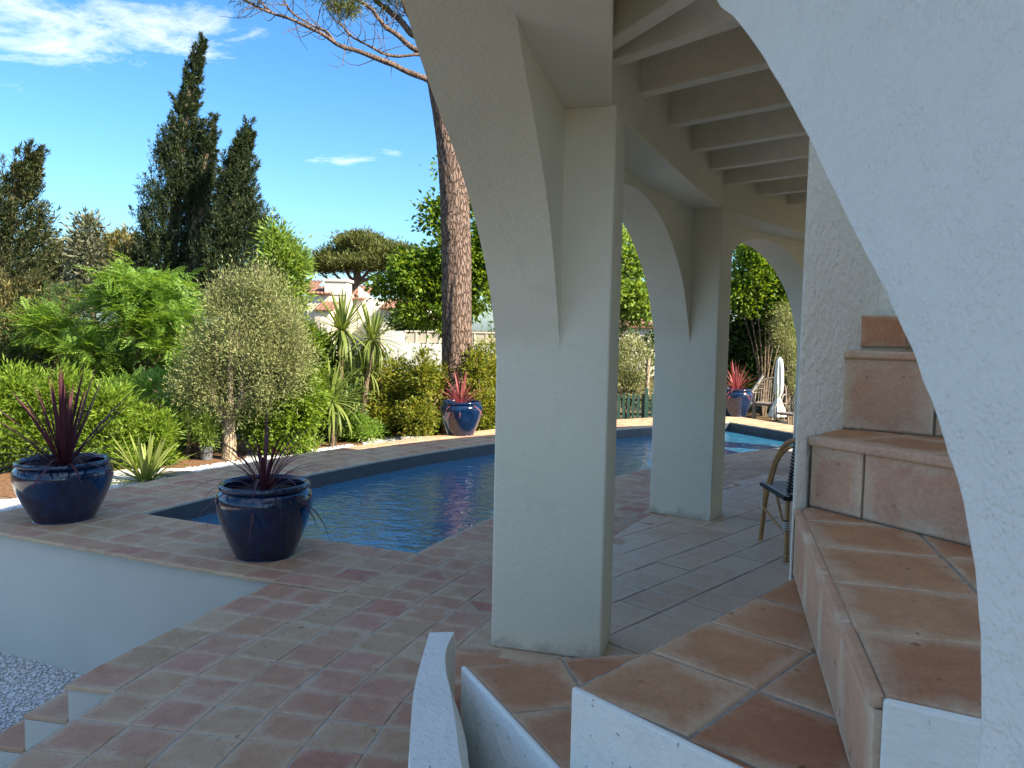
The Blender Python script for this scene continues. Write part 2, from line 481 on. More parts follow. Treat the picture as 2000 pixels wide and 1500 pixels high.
G['bamboo'] = leaf_mat('yellowing_leaves', (0.10, 0.155, 0.022), (0.18, 0.215, 0.03), (0.31, 0.285, 0.05), 0.42)
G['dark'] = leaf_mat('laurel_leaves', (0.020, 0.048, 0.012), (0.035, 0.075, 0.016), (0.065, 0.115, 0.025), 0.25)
G['grey'] = leaf_mat('grey_green_leaves', (0.10, 0.12, 0.085), (0.14, 0.155, 0.10), (0.19, 0.19, 0.12), 0.2)
G['brown'] = leaf_mat('brownish_leaves', (0.12, 0.125, 0.045), (0.175, 0.165, 0.06), (0.25, 0.21, 0.085), 0.25)
G['yucca'] = leaf_mat('yucca_blades', (0.07, 0.125, 0.028), (0.15, 0.21, 0.05), (0.30, 0.31, 0.09), 0.3)
G['agave'] = leaf_mat('striped_blades', (0.14, 0.20, 0.045), (0.22, 0.27, 0.07), (0.33, 0.35, 0.12), 0.3)
G['purple'] = leaf_mat('purple_blades', (0.045, 0.016, 0.022), (0.085, 0.028, 0.036), (0.13, 0.045, 0.05), 0.25, tcol=(1.5, 0.7, 0.8))
G['red'] = leaf_mat('red_blades', (0.22, 0.05, 0.055), (0.31, 0.09, 0.09), (0.40, 0.15, 0.135), 0.3, tcol=(1.4, 0.6, 0.6))

# ------------------------------------------------------------------ plan geometry (round house, arcs about CX, CY)
CX, CY = 10.9, 0.86


def pol(r, th):
    a = R(th)
    return (CX + r * math.sin(a), CY + r * math.cos(a))


def arc_poly(r0, r1, t0, t1, n):
    ts = np.linspace(t0, t1, n)
    return [pol(r0, t) for t in ts] + [pol(r1, t) for t in ts[::-1]]


def arc_strip(r0, r1, t0, t1, z0, z1, n, mb=None):
    """Ring sector solid with quads."""
    mb = mb or MB()
    ts = np.linspace(t0, t1, n)
    v, f = [], []
    for t in ts:
        for r, z in ((r0, z0), (r1, z0), (r1, z1), (r0, z1)):
            v.append((*pol(r, t), z))
    for i in range(n - 1):
        for k in range(4):
            a, b = 4 * i + k, 4 * i + (k + 1) % 4
            f.append((a, a + 4, b + 4, b))
    f.append((0, 1, 2, 3)); f.append(tuple(4 * (n - 1) + k for k in (3, 2, 1, 0)))
    return mb.add(v, f)


def warp(r, th):
    """Tile courses drift slightly inwards between the steps and the pool corner."""
    if r < 11.3: return r
    w = 0.17 * min(max((th + 78.0) / 9.0, 0.0), 1.0)
    if th > -67.9: w = 0.17
    return r - w


# ------------------------------------------------------------------ tiles
def inset(poly, d):
    """Shrink a convex ccw polygon by d."""
    n = len(poly); P = np.array(poly); out = []
    for i in range(n):
        a, b, c = P[i - 1], P[i], P[(i + 1) % n]
        d1 = (b - a) / (np.linalg.norm(b - a) + 1e-9); d2 = (c - b) / (np.linalg.norm(c - b) + 1e-9)
        n1 = np.array([-d1[1], d1[0]]); n2 = np.array([-d2[1], d2[0]])
        k = 1 + n1 @ n2
        out.append(b + (n1 + n2) * d / max(k, 0.35))
    return np.array(out)


def clip(poly, p, n):
    """Keep the part of a polygon where (x - p).n <= 0."""
    out = []
    m = len(poly)
    for i in range(m):
        a, b = np.array(poly[i]), np.array(poly[(i + 1) % m])
        da, db = (a - p) @ n, (b - p) @ n
        if da <= 0: out.append(a)
        if (da < 0) != (db < 0) and abs(da - db) > 1e-9:
            out.append(a + (b - a) * da / (da - db))
    res = []
    for q in out:
        if not res or np.linalg.norm(q - res[-1]) > 4e-3: res.append(q)
    if len(res) > 2 and np.linalg.norm(res[0] - res[-1]) < 4e-3: res.pop()
    return res


def parea(poly):
    P = np.array(poly)
    return 0.5 * np.sum(P[:, 0] * np.roll(P[:, 1], -1) - np.roll(P[:, 0], -1) * P[:, 1])


def tile_mesh(poly, t=0.02, ch=0.006):
    """Convex tile with softened upper edge; poly in local plan coordinates, top at z = 0."""
    P = np.array(poly); n = len(P)
    I = inset(P, ch)
    v = [(x, y, -t) for x, y in P] + [(x, y, -ch * 0.55) for x, y in P] + [(x, y, 0) for x, y in I]
    f = []
    for k in (0, n):
        for i in range(n):
            f.append((k + i, k + (i + 1) % n, k + n + (i + 1) % n, k + n + i))
    f.append(tuple(range(2 * n, 3 * n)))
    me = bpy.data.meshes.new('tile')
    me.from_pydata(v, [], f); me.update()
    return me


def put_tile(poly, z, mat, parent, gap=0.0065, t=0.02, ang=0.0, jit=True):
    """One tile object lying flat: polygon in world plan, shrunk by half a joint."""
    if len(poly) < 3: return None
    if parea(poly) < 0: poly = poly[::-1]
    if parea(poly) < 0.002: return None
    P = inset(poly, gap / 2)
    if parea(P) < 0.0012: return None
    c = P.mean(0)
    ca, sa = math.cos(-ang), math.sin(-ang)
    L = [((x - c[0]) * ca - (y - c[1]) * sa, (x - c[0]) * sa + (y - c[1]) * ca) for x, y in P]
    me = tile_mesh(L, t); me.materials.append(mat)
    o = bpy.data.objects.new('tile', me); COL.objects.link(o); o.parent = parent
    j = (random.uniform(-.002, .002), random.uniform(-.002, .002), random.uniform(-.0018, .0018)) if jit else (0, 0, 0)
    o.location = (c[0] + j[0], c[1] + j[1], z + j[2])
    o.rotation_euler = (random.uniform(-.006, .006), random.uniform(-.006, .006), ang + random.uniform(-.009, .009)) if jit else (0, 0, ang)
    return o


def tag_structure(o):
    o['kind'] = 'structure'
    return o


# ---- terrace slab and tiles
GARDEN = -0.24
YARD = -1.0
mb = MB()
ts = list(np.linspace(-128, -78.9, 24))
mb.prism([pol(7.4, t) for t in ts] + [pol(12.9, t) for t in ts[::-1]], -0.02, -0.0045)
ts = list(np.linspace(-78.9, -72.3, 7))
mb.prism([pol(7.4, t) for t in ts] + [pol(warp(13.15, t), t) for t in ts[::-1]], -0.02, -0.0045)
ts = list(np.linspace(-72.3, -67.95, 5))
mb.prism([pol(7.4, t) for t in ts] + [pol(12.48, t) for t in ts[::-1]], -0.02, -0.0045)
ts = list(np.linspace(-67.95, -20, 40))
mb.prism([pol(7.4, t) for t in ts] + [pol(12.50, t) for t in ts[::-1]], -0.02, -0.0045)
terrace = tag_structure(mb.build('terrace_floor', M['grout']))

seam_p = np.array([-0.645, 5.56]); seam_d = np.array([-0.20, 4.50]) - seam_p
seam_n = np.array([-seam_d[1], seam_d[0]]); seam_n /= np.linalg.norm(seam_n)   # points to the far right side


def polar_tile(r0, r1, t0, t1, z, mat, parent, seam=False):
    q = [pol(warp(r0, t0), t0), pol(warp(r0, t1), t1), pol(warp(r1, t1), t1), pol(warp(r1, t0), t0)]
    ang = -R((t0 + t1) / 2)
    pieces = [q]
    if seam:
        s = [(np.array(p) - seam_p) @ seam_n for p in q]
        along = [(np.array(p) - seam_p) @ seam_d / (seam_d @ seam_d) for p in q]
        if min(s) < -0.01 and max(s) > 0.01 and -0.15 < np.mean(along) < 1.1:
            pieces = [clip(q, seam_p, seam_n), clip(q, seam_p, -seam_n)]
    for p in pieces:
        put_tile([tuple(x) for x in p], z, mat, parent, ang=ang)


ROWS = [-84.3, -83.2, -82.1, -81.05, -80.0, -78.95, -77.9, -76.85, -75.75, -74.6, -73.4, -72.3]
COLS = [11.37, 11.62, 11.87, 12.125, 12.38, 12.635, 12.89, 13.15]
for i in range(len(ROWS) - 1):
    for j in range(len(COLS) - 1):
        if j == 6 and ROWS[i + 1] < -78.5: continue
        polar_tile(COLS[j], COLS[j + 1], ROWS[i], ROWS[i + 1], 0, M['tile'], terrace)
BAND = [-72.3, -71.45, -70.25, -69.05, -67.95]
for i in range(4):
    for j in range(5):
        polar_tile(COLS[j], COLS[j + 1], BAND[i], BAND[i + 1], 0, M['tile'], terrace, True)
for i in range(30):
    t0 = -67.95 + i * 1.12
    for j in range(5):
        if j == 4: continue
        polar_tile(COLS[j], COLS[j + 1] if j < 4 else 12.65, t0, t0 + 1.12, 0, M['tile'], terrace, i < 4)
    polar_tile(12.38, 12.655, t0, t0 + 1.12, 0, M['tile'], terrace, i < 2)

# ---- pool coping (outer ring, near band, far end)
R_IN, R_OUT, R_EDGE = 12.50, 15.20, 16.30
mb = MB()
arc_strip(R_OUT, R_EDGE - .03, -67.95, -23.2, -0.022, -0.0045, 50, mb)
mb.prism([pol(12.48, -67.95), pol(12.48, -72.0), pol(R_EDGE - .05, -70.9), pol(R_EDGE - .05, -67.95)], -0.022, -0.0045)
arc_strip(12.5, R_OUT, -26.4, -23.2, -0.022, -0.0045, 6, mb)
coping = tag_structure(mb.build('pool_coping', M['grout']))
rl = [12.635 + 0.255 * k for k in range(15)]
rl[-1] = R_EDGE + 0.17
NB = [-72.25, -71.35, -70.2, -69.05, -67.95]
for j in range(len(rl) - 1):
    for i in range(4):
        t0, t1 = NB[i], NB[i + 1]
        f = (rl[j] - 12.6) / 3.7          # the band keeps its width in metres, so its rows close up outwards
        g = lambda t: -67.95 + (t + 67.95) * (1 - 0.24 * f)
        polar_tile(rl[j], rl[j + 1], g(t0), g(t1), 0, M['tile'], coping)
orow = [15.22 + 0.27 * k for k in range(5)]
nt_ = 48
for i in range(nt_):
    t0 = -67.9 + i * (44.6 / nt_); t1 = t0 + 44.6 / nt_
    for j in range(4):
        polar_tile(orow[j] + 0.17, orow[j + 1] + 0.17, t0, t1, 0, M['tile'], coping)
for j in range(10):
    for i in range(3):
        polar_tile(12.69 + .27 * j, 12.69 + .27 * (j + 1), -26.4 + i * 1.06, -26.4 + (i + 1) * 1.06, 0, M['tile'], coping)

# ---- porch floor tiles, a square grid turned against the arcs
porch = tag_structure(MB().prism(arc_poly(7.6, 11.33, -125, -22, 40)[::1], -0.09, -0.0038).build('porch_floor', M['grout_dark']))
pa_, pc_ = R(43.6), 0.287
e1 = np.array([math.sin(pa_), math.cos(pa_)]); e2 = np.array([math.cos(pa_), -math.sin(pa_)])
o0 = np.array([0.69, 4.64])
for i in range(-12, 26):
    for j in range(-8, 9):
        off = (j % 2) * 0.5 * pc_ * 0 + random.uniform(-.004, .004)
        p = o0 + e1 * (i * pc_ + off) + e2 * (j * pc_)
        q = [p, p + e1 * pc_, p + e1 * pc_ + e2 * pc_, p + e2 * pc_]
        c = p + (e1 + e2) * pc_ / 2
        if c[1] < 2.9 or c[1] > 10.5 or c[0] / c[1] < -0.04 or c[0] / c[1] > 0.46: continue
        rad = np.array([c[0] - CX, c[1] - CY]); rr = np.linalg.norm(rad); rad = rad / rr
        if rr > 11.5 or rr < 8.3: continue
        if rr > 11.0:
            q = clip(q, np.array([CX, CY]) + rad * 11.355, rad)
            if len(q) < 3: continue
        put_tile([tuple(x) for x in q], 0, M['porch_tile'], porch, gap=0.007, ang=math.pi / 2 - pa_)

# ---- retaining wall below the terrace edge
u0, u1 = np.array([-1.46, 4.86]), np.array([-4.75, 6.24])
dw = (u1 - u0) / np.linalg.norm(u1 - u0); nw = np.array([-dw[1], dw[0]])
if nw[1] < 0: nw = -nw
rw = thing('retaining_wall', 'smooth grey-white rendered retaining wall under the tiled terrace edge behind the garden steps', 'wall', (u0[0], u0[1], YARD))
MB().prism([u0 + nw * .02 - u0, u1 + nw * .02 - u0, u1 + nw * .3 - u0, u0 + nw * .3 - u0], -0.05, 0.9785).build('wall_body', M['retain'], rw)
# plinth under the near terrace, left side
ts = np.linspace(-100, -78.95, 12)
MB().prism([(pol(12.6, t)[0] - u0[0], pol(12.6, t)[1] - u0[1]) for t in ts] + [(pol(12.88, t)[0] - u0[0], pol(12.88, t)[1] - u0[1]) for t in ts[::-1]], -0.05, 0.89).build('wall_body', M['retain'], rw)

# ---- garden steps going down from the terrace to the gravel
steps = thing('garden_steps', 'short flight of terracotta steps with white plaster ends going down to the gravel', 'steps', (*pol(13.15, -78.9), YARD))
sx0, sy0 = pol(13.15, -78.9)
def loc_(p): return (p[0] - sx0, p[1] - sy0)
mb = MB()
ts = np.linspace(-78.9, -72.6, 8)
mb.prism([loc_(pol(12.7, t)) for t in ts] + [loc_(pol(warp(13.14, t), t)) for t in ts[::-1]], -0.05, -0.024 + 1.0)
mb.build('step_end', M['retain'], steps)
for k in range(5):
    z = -0.17 * (k + 1)
    ra, rb = 13.15 + 0.235 * k, 13.15 + 0.235 * (k + 1)
    mb = MB()
    mb.prism([loc_(pol(ra - 0.012, t)) for t in ts] + [loc_(pol(rb - 0.01, t)) for t in ts[::-1]], -0.05, z - 0.022 + 1.0)
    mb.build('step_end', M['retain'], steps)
    for i in range(6):
        t0 = -78.9 + 1.05 * i
        q = [pol(ra, t0), pol(ra, t0 + 1.05), pol(rb, t0 + 1.05), pol(rb, t0)]
        o = put_tile(q, z, M['tile'], steps, ang=-R(t0 + .5))
        if o: o.location = (o.location.x - sx0, o.location.y - sy0, z + 1.0)

# ---- ground, yard, garden, gravel
g = MB().prism([(-900, -300), (900, -300), (900, 1500), (-900, 1500)], YARD - 0.5, YARD - 0.03).build('ground', M['ground'])
tag_structure(g)
yard = MB().prism([(-9, 0.5), (-0.6, 0.5), (-1.2, 4.9), (-4.6, 6.3), (-9, 8.1)], YARD - 0.02, YARD).build('gravel_yard', M['gravel'])
tag_structure(yard)
# garden plateau: beyond the coping, fading down to the open ground far away
gp = []
edge = [(-9.5, 8.35), (-4.7, 6.5)] + [pol(R_EDGE - 0.05, t) for t in np.linspace(-70.5, -23.3, 30)] + [pol(11.5, -23.2), pol(11.5, -18), (30, 9)]
far = [(60, 12), (60, 70), (-60, 70), (-60, 24)]
garden = MB().prism(edge + far, GARDEN - 0.7, GARDEN).build('garden_bed', M['ground'])
tag_structure(garden)
gm = tag_structure(MB().prism([pol(R_EDGE + 0.03, t) for t in np.linspace(-71, -45, 24)] + [pol(17.7 + 0.5 * math.sin(t * .9), t) for t in np.linspace(-45, -71, 24)], GARDEN - 0.05, GARDEN + 0.012).build('gravel_path', M['gravel']))
tag_structure(MB().prism([pol(17.3 + .3 * math.sin(t * 1.3), t) for t in np.linspace(-66, -45, 24)] + [pol(19.6, t) for t in np.linspace(-45, -66, 24)], GARDEN - 0.05, GARDEN + 0.006).build('mulch_bed', M['mulch']))


def pebbles(name, n, sampler, s0, s1, mat, label):
    base = np.array([(1, 0, 0), (-.9, .2, 0), (0, 1, .1), (.1, -1, 0), (0, .1, .75), (0, 0, -.6)])
    tri = np.array([(0, 2, 4), (2, 1, 4), (1, 3, 4), (3, 0, 4), (2, 0, 5), (1, 2, 5), (3, 1, 5), (0, 3, 5)])
    P = sampler(n); n = len(P)
    s = rng.uniform(s0, s1, (n, 1, 1)) * rng.uniform(.7, 1.3, (n, 6, 1))
    a = rng.uniform(0, 2 * np.pi, n); ca, sa = np.cos(a), np.sin(a)
    v = base[None] * s * np.array([1.25, .85, .8])
    x = v[..., 0] * ca[:, None] - v[..., 1] * sa[:, None]; y = v[..., 0] * sa[:, None] + v[..., 1] * ca[:, None]
    v = np.stack([x, y, v[..., 2]], -1) + P[:, None, :]
    f = (tri[None] + 6 * np.arange(n)[:, None, None]).reshape(-1, 3)
    o = mesh_np(name, v.reshape(-1, 3), f, mat)
    tag(o, label, 'gravel', kind='stuff')
    return o


def samp_yard(n):
    x = rng.uniform(-4.7, -2.2, n); y = rng.uniform(3.0, 6.3, n)
    k = ((x - u0[0]) * nw[0] + (y - u0[1]) * nw[1] < 0.02) & (np.hypot(x - CX, y - CY) > 14.3)
    return np.stack([x, y, np.full(n, YARD + .004)], 1)[k]
pebbles('loose_gravel', 16000, samp_yard, 0.011, 0.021, M['pebble'], 'loose white gravel lying at the foot of the retaining wall')


def samp_path(n):
    t = rng.uniform(-71, -50, n); r = rng.uniform(R_EDGE + .05, 17.6, n)
    a = np.radians(t)
    return np.stack([CX + r * np.sin(a), CY + r * np.cos(a), np.full(n, GARDEN + .014)], 1)
pebbles('path_gravel', 9000, samp_path, 0.014, 0.028, M['pebble'], 'loose white gravel along the outer side of the pool coping')

# ---- pool
mb = MB()
arc_strip(R_IN - 0.25, R_IN - 0.0, -67.95, -26.4, -1.6, -0.024, 50, mb)
pool = mb.build('pool_basin', M['liner']); tag_structure(pool)
for nm, (ra, rb, ta, tb, za, zb, n_) in {'inner': (R_OUT, R_OUT + .25, -67.95, -26.4, -1.6, -.024, 50), 'near': (R_IN, R_OUT, -68.9, -67.95, -1.6, -.024, 4),
                                         'far': (R_IN, R_OUT, -26.4, -25.6, -1.6, -.024, 4), 'bottom': (R_IN, R_OUT, -67.95, -26.4, -1.7, -1.55, 40)}.items():
    tag_structure(arc_strip(ra, rb, ta, tb, za, zb, n_).build('pool_wall' if nm != 'bottom' else 'pool_floor', M['liner']))
ts = np.linspace(-67.95, -26.4, 60)
wv, wf = [], []
for t in ts:
    for r in (R_IN, R_OUT): wv.append((*pol(r, t), -0.17))
for i in range(59): wf.append((2 * i, 2 * i + 1, 2 * i + 3, 2 * i + 2)[::-1])
water = mesh_np('water', wv, wf, M['water']); tag_structure(water)

# ------------------------------------------------------------------ the house: piers, arches, beams, joists
house = thing('arcaded_house', 'white plastered round house with an open arcade and beamed porch beside the pool', 'house', (0, 0, 0))
PIERS = [(-74.5, -72.85), (-57.48, -55.8), (-40.3, -38.7), (-23.6, -22.0)]
for t0, t1 in PIERS:
    v, f = [], []
    prof = [(10.82, -0.003), (11.40, -0.003), (11.40, 3.3), (11.07, 3.3), (11.07, 2.74), (10.82, 2.74)]
    for t in (t0, t1):
        for r, z in prof: v.append((*pol(r, t), z))
    n = len(prof)
    for k in range(n): f.append((k, (k + 1) % n, n + (k + 1) % n, n + k))
    f += [tuple(range(n))[::-1], tuple(range(n, 2 * n))]
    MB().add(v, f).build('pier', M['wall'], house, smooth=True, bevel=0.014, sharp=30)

PROF = np.array([(0, 0), (.06, .09), (.15, .15), (.39, .25), (.84, .45), (1.5, .64), (2.25, .78), (3.3, .93), (4.46, 1.04), (6, 1.12), (7.7, 1.15)])
PROF_O = np.array([(0, 0), (.3, .19), (.7, .345), (1.5, .54), (2.3, .69), (3.6, .86), (5, .98), (6.1, 1.08), (7, 1.18), (9, 1.36), (12, 1.45), (32, 1.47)])
PROF_I = np.array([(0, 0), (.3, .19), (.67, .345), (1.2, .54), (1.8, .69), (2.8, .87), (3.8, 1.0), (5, 1.12), (6, 1.24), (8, 1.38), (12, 1.47), (32, 1.49)])


def smooth_prof(P):
    x = np.concatenate([np.linspace(0, 1, 40) ** 2 * 3, np.linspace(3, P[-1, 0], 80)[1:]])
    y = np.interp(np.sqrt(x), np.sqrt(P[:, 0]), P[:, 1])
    # light smoothing against the square root of the distance, which straightens the haunch
    s = np.sqrt(x); g = np.linspace(0, s[-1], 400); yy = np.interp(g ** 2, x, y)
    k = np.hanning(25); k /= k.sum()
    yp = np.concatenate([2 * yy[0] - yy[12:0:-1], yy, 2 * yy[-1] - yy[-2:-14:-1]])
    ys = np.convolve(yp, k, 'valid')
    return lambda d: float(np.interp(math.sqrt(max(d, 0)), g, ys))
pf, pfo, pfi = smooth_prof(PROF), smooth_prof(PROF_O), smooth_prof(PROF_I)


def arch_wall(t0, t1, zo, zi, n=64, top=3.3):
    v, f = [], []
    u = 0.5 - 0.5 * np.cos(np.linspace(0, np.pi, n))
    for t in t0 + (t1 - t0) * u:
        v += [(*pol(11.40, t), zo(t)), (*pol(11.07, t), zi(t)), (*pol(11.07, t), top), (*pol(11.40, t), top)]
    for i in range(n - 1):
        for k in range(4):
            a, b = 4 * i + k, 4 * i + (k + 1) % 4
            f.append((a, b, b + 4, a + 4))
    f += [(0, 3, 2, 1), tuple(4 * (n - 1) + k for k in (0, 1, 2, 3))]
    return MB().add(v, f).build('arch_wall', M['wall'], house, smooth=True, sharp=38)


for (a0, a1), (b0, b1) in zip(PIERS[:-1], PIERS[1:]):
    mid = (a1 + b0) / 2
    sc = 7.7 / ((b0 - a1) / 2)
    zz = lambda t, a1=a1, b0=b0, sc=sc: 1.52 + pf(min(t - a1, b0 - t) * sc)
    arch_wall(a1, b0, zz, zz)
arch_wall(-105, -74.5, lambda t: 1.52 + pfo(-74.5 - t), lambda t: 1.52 + pfi(-74.5 - t), 110)
arc_strip(10.9, 11.38, -107, -105, -0.9, 3.3, 3).build('pier', M['wall'], house)

# plate beams from pier to pier (straight in each bay)
def pp(r, t): return np.array(pol(r, t))
bcorn = [(-91.6, 10.86), (-74.0, 10.86), (-57.0, 10.86), (-39.9, 10.86), (-23, 10.86)]
for (ta, ra), (tb, rb) in zip(bcorn[:-1], bcorn[1:]):
    a, b = pp(ra, ta), pp(rb, tb)
    ao, bo = pp(11.10, ta), pp(11.10, tb)
    mo = pp(11.12, (ta + tb) / 2)
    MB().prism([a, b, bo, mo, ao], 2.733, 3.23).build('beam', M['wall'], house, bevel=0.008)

# joists under the porch ceiling
jst = [((0.36, 3.77), 156), ((0.44, 3.90), 140), ((0.65, 4.39), 134), ((0.95, 5.02), 133), ((1.26, 5.65), 133), ((1.55, 6.27), 133.5), ((1.88, 6.82), 133.5),
       ((2.24, 7.42), 133.5), ((2.62, 8.02), 133.5), ((3.02, 8.58), 133.5), ((0.22, 3.05), 156), ((0.12, 2.35), 150), ((0.06, 1.65), 140)]
for (x, y), a in jst:
    d = np.array([math.sin(R(a)), math.cos(R(a))]); s = np.array([d[1], -d[0]]) * 0.045
    p = np.array([x, y]) - d * 0.12; q = p + d * (3.0 if y > 5.5 else 2.2 if y > 4.6 else 1.75 if y > 4.2 else 1.35 if y > 3.85 else 1.15 if y > 3.5 else .6)
    MB().prism([p + s, q + s, q - s, p - s], 2.96, 3.215).build('joist', M['joist'], house, bevel=0.005)
SHADE_TOP = 6.72
for r0_, ta, tb in ((7.9, -77.5, -21), (10.25, -108, -77.5)):          # the stairwell stays open to the sky
    arc_strip(r0_, 11.06, ta, tb, 3.21, 3.28, 60).build('ceiling', M['ceil'], house)
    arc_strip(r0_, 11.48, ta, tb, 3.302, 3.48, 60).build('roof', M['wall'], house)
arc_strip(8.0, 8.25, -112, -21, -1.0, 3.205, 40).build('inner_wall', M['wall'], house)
arc_strip(4.0, 8.2, -140, -46, 3.2, SHADE_TOP, 40).build('shadow_storey', M['wall'], house)  # unseen storey, added and sized to throw shadow over pool and coping

# near wall with its curved opening edge, right beside the viewer
nd, nk = 0.55, 0.0787
edge_px = [(1914, 1400), (1910, 1240), (1901, 1130), (1888, 1043), (1869.5, 950), (1850, 895), (1830.5, 829), (1805, 760), (1778, 688), (1742, 607), (1722, 563),
           (1679, 481), (1627, 377), (1586, 288), (1540.6, 201.5), (1504, 139), (1475.6, 93), (1432, 35), (1397.7, 0)]
ep = []
for x, y in edge_px:
    r = M_.T @ np.array([(x - 1000) / FOC, 1, (750 - y) / FOC])
    t = nd / (r[0] + nk * r[1]); q = r * t
    ep.append((q[1], q[2] + EYE))
ep = ep + [(1.80, 2.53), (2.05, 2.73), (2.35, 2.93), (2.75, 3.10), (3.0, 3.205)]
ep = np.array(ep)
_e = spline(ep, 160); _w = np.convolve(rng.normal(size=164) * .0012, np.hanning(7)[1:-1] / 2.0, 'valid')
_e = _e + np.stack([_w, _w * .3], 1)
ep_s = np.vstack([[(ep[0][0], -1.0)], _e])
v, f = [], []
n = len(ep_s)
TH = 0.24
for (y, z) in ep_s: v.append((nd - nk * y, y, z))
for (y, z) in ep_s: v.append((nd - nk * y + TH, y + 0.02, z))
back = 0.1
o_ = len(v)
for (y, z) in ep_s: v.append((nd - nk * back, back, z))
for (y, z) in ep_s: v.append((nd - nk * back + TH, back, z))
for i in range(n - 1):
    f.append((i, i + 1, n + i + 1, n + i))
    f.append((i + 1, i, o_ + i, o_ + i + 1))
    f.append((n + i, n + i + 1, o_ + n + i + 1, o_ + n + i))
MB().add(v, f).build('stair_arch_wall', M['near'], house, smooth=True, sharp=35, bevel=0.006)

# stair newel wall
sw = [(0.925, 2.475), (1.42, 2.99), (2.6, 3.02), (2.6, 3.45), (1.25, 3.30), (1.015, 2.72)]
MB().prism(sw, -0.003, 3.205).build('stair_wall', M['trowel'], house, smooth=True, bevel=0.02, sharp=30)

# ------------------------------------------------------------------ the winding stair
stair = thing('winding_staircase', 'winding staircase of terracotta treads with white plastered sides beside the arcade', 'staircase', (0, 0, 0))
Np = np.array([0.955, 2.49])
PA, PB, PC, PD = np.array([-.122, 2.248]), np.array([.157, 1.665]), np.array([.598, 1.178]), np.array([1.16, .87])
E1, E1b = np.array([-.245, 2.895]), np.array([-.215, 2.45])
n5 = np.array([1.01, 2.545]); d5 = np.array([.24, -.43]); d5 /= np.linalg.norm(d5); E5 = n5 + d5 * 1.55
n6, d6 = np.array([1.19, 2.775]), np.array([.26, -.19]); d6 = d6 / np.linalg.norm(d6); E6 = n6 + d6 * 1.5
TREADS = [  # plan polygon, top height
    ([Np, E1 + (.0, .45), E1 + (-.02, .2), E1], .21),
    ([Np, E1, E1b, np.array([-.155, 2.32]), PA], .42),
    ([Np, PA, PB], .64),
    ([Np, PB, PC], .86),
    ([Np, PC, PD, E5, n5], 1.083),
    ([n5, E5, E6, n6], 1.32),
    ([n6, E6, np.array([2.55, 2.7]), np.array([1.36, 2.935])], 1.602),
]
TT = 0.022
M['stair_grout'] = simple('stair_mortar', (0.34, 0.295, 0.245), 0.95, var=0.3, scale=18, bump=0.5, spec=0.1)
for poly, z in TREADS:
    P = [np.array(p) for p in poly]
    MB().prism(P, -0.002, z - 0.0032).build('step', M['stair_grout'] if z != .42 else M['stair_tile'], stair)


def tread_tiles(poly, z, origin, d, size, along_off=0.0, cross_off=0.0, rows=(-1, 7), cols=(-7, 8), over=0.0):
    """Square tiles in courses parallel to the nosing, cut to the tread."""
    P = [np.array(p) for p in poly]
    if parea(P) < 0: P = P[::-1]
    d = d / np.linalg.norm(d); s = np.array([d[1], -d[0]])
    for i in range(*rows):
        for j in range(*cols):
            p = origin + d * (i * size + along_off) + s * (j * size + cross_off)
            q = [p, p + d * size, p + d * size + s * size, p + s * size]
            if parea(q) < 0: q = q[::-1]
            for k in range(len(P)):
                a, b = P[k], P[(k + 1) % len(P)]
                e = (b - a) / np.linalg.norm(b - a)
                if len(q) < 3: break
                q = clip(q, a, np.array([e[1], -e[0]]))
            if len(q) >= 3 and abs(parea(q)) > 0.003:
                put_tile([tuple(x) for x in q], z, M['stair_tile'], stair, gap=0.0075, t=TT, ang=math.atan2(d[1], d[0]), jit=True)


tread_tiles(TREADS[1][0], .42, E1, np.array([1, -.1]), .30, .02)
tread_tiles(TREADS[2][0], .64, PA, Np - PA, .30, .0)
tread_tiles(TREADS[3][0], .86, PB, Np - PB, .29, -.01)
tread_tiles(TREADS[4][0], 1.083, PC, Np - PC, .31, -.03, cross_off=.0, rows=(-3, 7))
tread_tiles(TREADS[5][0], 1.32, n5, E5 - n5, .30, .42 - .3)
tread_tiles(TREADS[6][0], 1.602, n6, E6 - n6, .30, .05)


def riser_tiles(a, b, z0, z1, cuts, mat, out=0.0, thick=0.016):
    """Upright tiles on the riser from plan point a to b, joints at cuts (fractions), facing the side left of a->b... pushed out."""
    a, b = np.array(a), np.array(b)
    L = np.linalg.norm(b - a); d = (b - a) / L; nrm = np.array([d[1], -d[0]])
    cuts = [0] + list(cuts) + [1]
    for c0, c1 in zip(cuts[:-1], cuts[1:]):
        w = (c1 - c0) * L - 0.010; h = z1 - z0 - 0.008
        me = tile_mesh([(-w / 2, -h / 2), (w / 2, -h / 2), (w / 2, h / 2), (-w / 2, h / 2)], thick)
        me.materials.append(mat)
        o = bpy.data.objects.new('tile', me); COL.objects.link(o); o.parent = stair
        c = a + d * (c0 + c1) / 2 * L + nrm * (thick * 0.9 + out)
        X, Y, Z = Vector((d[0], d[1], 0)), Vector((0, 0, 1)), Vector((nrm[0], nrm[1], 0))
        mt = Matrix((X, Y, Z)).transposed().to_4x4()
        mt.translation = (c[0], c[1], (z0 + z1) / 2)
        o.matrix_local = mt


def flip_riser(a, b): return (b, a)
